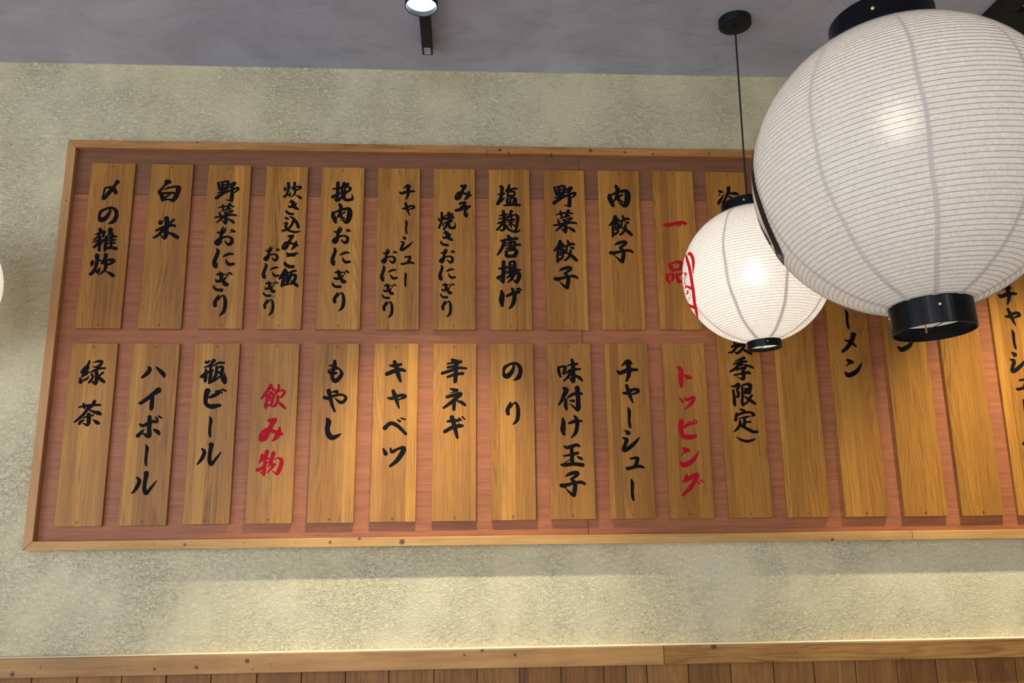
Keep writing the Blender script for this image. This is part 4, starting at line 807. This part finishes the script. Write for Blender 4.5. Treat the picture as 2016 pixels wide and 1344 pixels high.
LABELS = {
    'P1': 'wooden plaque, leftmost in the upper row, painted with four black characters 〆の雑炊',
    'L1': 'wooden plaque, leftmost in the lower row, painted with two black characters 緑茶',
    'P2': 'wooden plaque, second from left in the upper row, painted with two black characters 白米',
    'L2': 'wooden plaque, second from left in the lower row, painted with one black column ハイボール',
    'P3': 'wooden plaque, third from left in the upper row, painted with one black column 野菜おにぎり',
    'L3': 'wooden plaque, third from left in the lower row, painted with one black column 瓶ビール',
    'P4': 'wooden plaque, fourth from left in the upper row, painted with two black columns 炊き込みご飯おにぎり',
    'L4': 'wooden plaque, fourth from left in the lower row, painted with red characters 飲み物',
    'P5': 'wooden plaque, fifth from left in the upper row, painted with one black column 挽肉おにぎり',
    'L5': 'wooden plaque, fifth from left in the lower row, painted with three black characters もやし',
    'P6': 'wooden plaque, sixth from left in the upper row, painted with two black columns チャーシューおにぎり',
    'L6': 'wooden plaque, sixth from left in the lower row, painted with four black characters キャベツ',
    'P7': 'wooden plaque, seventh from left in the upper row, painted with two black columns みそ焼きおにぎり',
    'L7': 'wooden plaque, seventh from left in the lower row, painted with three black characters 辛ネギ',
    'P8': 'wooden plaque, eighth from left in the upper row, painted with five black characters 塩麹唐揚げ',
    'L8': 'wooden plaque, eighth from left in the lower row, painted with two black characters のり',
    'P9': 'wooden plaque, ninth from left in the upper row, painted with four black characters 野菜餃子',
    'L9': 'wooden plaque, ninth from left in the lower row, painted with five black characters 味付け玉子',
    'P10': 'wooden plaque, tenth from left in the upper row, painted with three black characters 肉餃子',
    'L10': 'wooden plaque, tenth from left in the lower row, painted with one black column チャーシュー',
    'P11': 'wooden plaque, eleventh from left in the upper row, painted with red characters 一品',
    'L11': 'wooden plaque, eleventh from left in the lower row, painted with red characters トッピング',
    'L12': 'full-height wooden plaque behind the smaller lantern, black characters above and below it',
    'L13': 'full-height wooden plaque with bare lower part, just right of the smaller lantern',
    'L14': 'full-height wooden plaque with a black long bar and two characters left of lantern ring',
    'L15': 'full-height wooden plaque with one black stroke under the large lantern ring',
    'L16': 'full-height bare wooden plaque to the right below the large lantern ring',
    'L17': 'full-height wooden plaque with a black column, cut by the right picture edge',
}
BRIGHT = {'P1': 'b', 'P11': 'b', 'L1': 't', 'L2': 't', 'L11': 't'}
head_bm = lathe([(0, -.0008), (.0026, -.0007), (.0035, 0), (.0035, .002)], 12)
bmesh.ops.rotate(head_bm, verts=head_bm.verts, matrix=Matrix.Rotation(PI / 2, 3, 'X'))
# the head faces -Y
SCREW_ME = mesh('screw', head_bm)
SCREW_ME.materials.append(M_SCREW)
SCREWB_ME = SCREW_ME.copy()
SCREWB_ME.materials.clear()
SCREWB_ME.materials.append(M_BRASS)
dot = bmesh.new()
bmesh.ops.create_circle(dot, cap_ends=True, radius=.0011, segments=8)
bmesh.ops.rotate(dot, verts=dot.verts, matrix=Matrix.Rotation(PI / 2, 3, 'X'))
DOT_ME = mesh('screw_slot', dot)
DOT_ME.materials.append(M_SCREW)
TH = .0105
for key, ((cx, cz, pw, ph, ti), ins) in PLAQUES.items():
    tall = ph > .8
    t = thing('menu_plaque', LABELS[key], 'menu plaque',
              (cx, -.0121, E0 + cz), (0, -ti, 0), 'wooden menu plaques')
    bm = bmesh.new()
    box(-pw / 2, pw / 2, -TH, 0, -ph / 2, ph / 2, bm=bm)
    if key in ('L1', 'L2', 'L3'):
        es = [e for e in bm.edges if abs(e.verts[0].co.y - e.verts[1].co.y) > .005]
        bmesh.ops.bevel(bm, geom=es, offset=.004, segments=3, affect='EDGES', profile=.5)
    es = [e for e in bm.edges if e.verts[0].co.y < -TH + 1e-4 and e.verts[1].co.y < -TH + 1e-4]
    bmesh.ops.bevel(bm, geom=es, offset=.0009, segments=1, affect='EDGES', profile=.5)
    obj('plank', bm, M_PLAQUE, t)
    if ins:
        red = key in ('P11', 'L4', 'L11')
        for it in ins.split(' '):
            ch, a, b, s = it.split(',')
            character(ch, M_REDINK if red else M_BLACKINK, t, float(a) / 1000, float(b) / 1000, float(s))
    for s, zz in (('t', ph / 2 - .0115), ('b', -ph / 2 + .0115)):
        bright = BRIGHT.get(key) == s
        sc = link_obj('screw', SCREWB_ME if bright else SCREW_ME, None, t, (rr.uniform(-.003, .003), -TH, zz))
        if bright:
            sc['label'] = 'shiny brass screw'
            link_obj('slot', DOT_ME, None, sc, (0, -.001, 0))
        else:
            sc.scale = (.78, .78, .78)

# ---------------------------------------------------------------- paper lanterns


def print_mesh(data, R, k, off):
    bm = bmesh.new()
    n = 0
    for st in data.split('|'):
        prev = None
        n += 1
        for q in st.split():
            a, b, c, d = [math.radians(float(v)) for v in q.split(',')]
            pts = []
            for lo, la in ((a, b), (c, d)):
                r = R + off + n * .00004
                pts.append(bm.verts.new((r * math.cos(la) * math.cos(lo), r * math.cos(la) * math.sin(lo), r * k * math.sin(la))))
            if prev:
                bm.faces.new((prev[0], prev[1], pts[1], pts[0]))
            prev = pts
    return bm


def lantern(label, loc, R, k, axes, rt, zt, rb, zb, ribs, seam0, nseam, view, prt, pmat, bulb_z, bulb_w, bulb_col, canopy, seam_w, wire_r, cord_r=.0028):
    """paper globe on a spiral wire rib; rt/rb: ring radii, zt/zb: outer ends of the rings"""
    t = thing('paper_lantern', label, 'lantern', loc, (0, 0, 0), 'round white paper lanterns')
    Mx = Matrix([Vector(a) for a in axes]).transposed()
    t.rotation_euler = Mx.to_euler()
    la_t = math.acos(min(1, rt / R * .985))
    la_b = -math.acos(min(1, rb / R * .985))
    # paper: scalloped between the ribs
    prof = []
    for i in range(ribs):
        for s in (0, .33, .67):
            la = la_b + (la_t - la_b) * (i + s) / ribs
            rr_ = R - (0 if s == 0 else .0018 * (la_t - la_b) / ribs * R / .008)
            prof.append((rr_ * math.cos(la), rr_ * k * math.sin(la)))
    prof.append((R * math.cos(la_t), R * k * math.sin(la_t)))
    obj('paper_shade', lathe(prof, 96), M_PAPER, t, smooth=False)
    t.children[0].data.polygons.foreach_set('use_smooth', [True] * len(t.children[0].data.polygons))
    pts = []
    N = 72
    for i in range(ribs * N + 1):
        la = la_b + (la_t - la_b) * i / (ribs * N)
        lo = 2 * PI * (i % N) / N
        r = R + wire_r * .35
        pts.append((r * math.cos(la) * math.cos(lo), r * math.cos(la) * math.sin(lo), r * k * math.sin(la)))
    obj('rib_wire', tube(pts, wire_r, 3), M_WIRE, t)
    for i in range(nseam):
        lo = math.radians(view + seam0 + 360 / nseam * i)
        b = bmesh.new()
        prev = None
        for j in range(41):
            la = la_b + (la_t - la_b) * j / 40
            ww = seam_w * (.75 + .5 * (1 - (j / 40))) / (R * math.cos(la)) / 2
            wob = .006 * math.sin(j * .7 + i)
            r = R + .0002
            row = [b.verts.new((r * math.cos(la) * math.cos(lo + s + wob), r * math.cos(la) * math.sin(lo + s + wob), r * k * math.sin(la))) for s in (-ww, ww)]
            if prev:
                b.faces.new((prev[0], prev[1], row[1], row[0]))
            prev = row
        obj('paper_seam', b, M_SEAM, t)
    # rings
    for nm, rad, z0, z1, s in (('top_ring', rt, R * k * math.sin(la_t) - .004, zt, 1), ('bottom_ring', rb, R * k * math.sin(la_b) + (.007 if R > .25 else -.0025), zb, -1)):
        o = obj(nm, lathe([(rad, z0), (rad, z1 - s * .001), (rad - .0008, z1), (rad - .0024, z1), (rad - .0028, z1 - s * .001), (rad - .0028, z0)], 72, close=True), M_BLACK, t, smooth=False)
        for q in range(4):
            lo = math.radians(view + (12 if s < 0 else -12) + 90 * q) + (0 if s < 0 else .1)
            zz = z0 + (z1 - z0) * (.42 if s < 0 else .55)
            rv = bmesh.new()
            bmesh.ops.create_uvsphere(rv, u_segments=10, v_segments=6, radius=rad * .04)
            bmesh.ops.scale(rv, verts=rv.verts, vec=(.6, 1, 1))
            r_ = obj('rivet', rv, M_BRASS, o, (rad * math.cos(lo), rad * math.sin(lo), zz), (0, 0, lo), smooth=True)
            r_['label'] = 'brass screw head'
    zc_ = zb + (.027 if R > .25 else .011)
    obj('paper_collar', lathe([(rb - .0032, R * k * math.sin(la_b) + .004), (rb - .0032, zc_), (rb - .0042, zc_), (rb - .0042, R * k * math.sin(la_b) + .004)], 48), M_COLLAR, t)
    # crossbars in the rings, socket, bulb
    obj('crossbar', tube([(-rt + .002, 0, zt - .012), (rt - .002, 0, zt - .012)], .003, 6), M_BLACKM, t)
    obj('bottom_wire', tube([(0, -rb + .002, zb + .010), (0, rb - .002, zb + .010)], .0009, 5), M_CORD, t)
    obj('bottom_tab', box(-.0012, .0012, rb * .35 - .001, rb * .35 + .001, zb + .006, zb + .010 + rb * .2), M_BRASS, t)
    obj('socket', lathe([(0, zt - .008), (.016, zt - .008), (.019, zt - .03), (.019, bulb_z + .055), (.013, bulb_z + .04), (0, bulb_z + .04)], 20), M_BLACKM, t, smooth=False)
    br = .028
    bp = [(0, bulb_z + .048), (.012, bulb_z + .046), (.013, bulb_z + .034)] + [(br * math.cos(a), bulb_z + br * math.sin(a)) for a in [math.radians(d) for d in range(60, -90, -15)]] + [(0, bulb_z - br)]
    obj('bulb', lathe(bp, 24), emit('warm_bulb', bulb_col, bulb_w), t, smooth=True)
    # cord and ceiling canopy (their own upright axis)
    inv = Mx.inverted()
    top = inv @ (Vector((canopy[0], canopy[1], ZC)) - Vector(loc))
    cr = obj('cord', tube([(0, 0, zt - .010), top], cord_r, 8), M_CORD, t)
    cn = obj('ceiling_canopy', lathe([(0, -.024), (.006, -.024), (.006, -.0225), (.047, -.0225), (.0495, -.020), (.0495, 0), (0, 0)], 48), M_BLACKM, t, top, smooth=False)
    cn.rotation_euler = inv.to_euler()
    if prt:
        obj('printed_crest', print_mesh(prt, R, k, .0009), pmat, t)['label'] = 'printed ink emblem'
    return t


AX_S = ((0.99918, 0, 0.04048), (0.000372, 0.99996, -0.00919), (-0.04048, 0.0092, 0.99914))
AX_L = ((0.9997, 0, 0.02457), (0.00104, 0.9991, -0.04239), (-0.02455, 0.0424, 0.9988))
lantern('large white paper lantern in front, black print along its left edge', (.87215, -1.1, .68695 + E0), .2937, .997, AX_L,
        .1028, .334, .0739, -.3351, 74, -28.6, 10, -120.18, LOGO_LARGE, M_LBLACKINK, .085, 46, (255, 240, 222), (.865, -1.10), .0072, .00046)
lantern('smaller white paper lantern with red print, hanging beside the 一品 plaque', (.83671, -.33, .70818 + E0), .2068, .9706, AX_S,
        .0749, .2165, .0471, -.2196, 62, -21.8, 8, -110.23, LOGO_SMALL, M_LREDINK, .0, 66, (255, 246, 232), (.8326, -.330), .0078, .00042)
lantern('white paper lantern barely showing at the left edge of the photo', (-1.481, -.33, .678 + E0), .2068, .9706, ((1, 0, 0), (0, 1, 0), (0, 0, 1)),
        .0749, .2165, .0471, -.2196, 62, 10, 8, -60, None, None, .0, 70, (255, 244, 230), (-1.481, -.330), .0078, .00042)

# ---------------------------------------------------------------- ceiling spotlights


def spotlight(label, S, arm_end, arm_dx):
    t = thing('ceiling_spotlight', label, 'spotlight', (S[0], S[1], ZC))
    H = S[2] - ZC
    r = .0448
    b = lathe([(r - .0006, H), (r, H + .001), (r, H + .085), (r - .004, H + .090), (0, H + .090)], 56)
    obj('lamp_housing', b, M_BLACKM, t, smooth=False)
    obj('inner_baffle', lathe([(r - .0012, H + .0003), (r - .0026, H + .0008), (r - .0065, H + .014), (r - .0065, H + .016), (r - .003, H + .018)], 56), plain('satin_baffle', (44, 49, 54), .4, .3), t)
    obj('lens', lathe([(r - .0062, H + .0135), (r * .5, H + .0125), (0, H + .012)], 40), emit('led_lens', (238, 252, 255), 6.0), t, smooth=True)
    obj('stem', lathe([(.011, H + .088), (.011, -.018), (.011, -.017)], 16), M_BLACKM, t)
    # driver box lying on the ceiling towards the wall
    a = bmesh.new()
    box(-.0168, .0168, -.06, arm_end - S[1], -.030, 0, .001, bm=a)
    dr = obj('driver_box', a, M_BLACKM, t, (0, 0, 0), (0, 0, arm_dx))
    st = bmesh.new()
    yb = arm_end - S[1]
    box(-.0105, .0105, yb - .042, yb - .006, -.0306, -.0300, bm=st)
    s_ = obj('rating_sticker', st, plain('sticker_paper', (176, 176, 172), .6), dr)
    s_['label'] = 'small pale sticker with dark print'
    ln = bmesh.new()
    for i, (w_, l_) in enumerate(((.0016, .028), (.0008, .031), (.0012, .022), (.0006, .030), (.0010, .026))):
        x = -.0080 + i * .0036
        box(x, x + w_, yb - .0395, yb - .0395 + l_, -.0308, -.0306, bm=ln)
    obj('print_lines', ln, plain('sticker_print', (60, 60, 62), .7), s_)
    return t


spotlight('black ceiling spotlight with glowing round lens above the menu board', SPOT1, -.145, 0.0)
# the bracket of the second lamp, mostly behind the large lantern
sp = spotlight('black ceiling spotlight on a wide bracket behind the large lantern, top right', SPOT2, -.145, 0.0)
b = bmesh.new()
box(-.195, .30, .068, .22, -.022, 0, .002, bm=b)
obj('bracket_plate', b, M_BLACKM, sp)
b = bmesh.new()
box(-.195, -.118, -.62, .0675, -.022, 0, .002, bm=b)
obj('bracket_arm', b, M_BLACKM, sp)
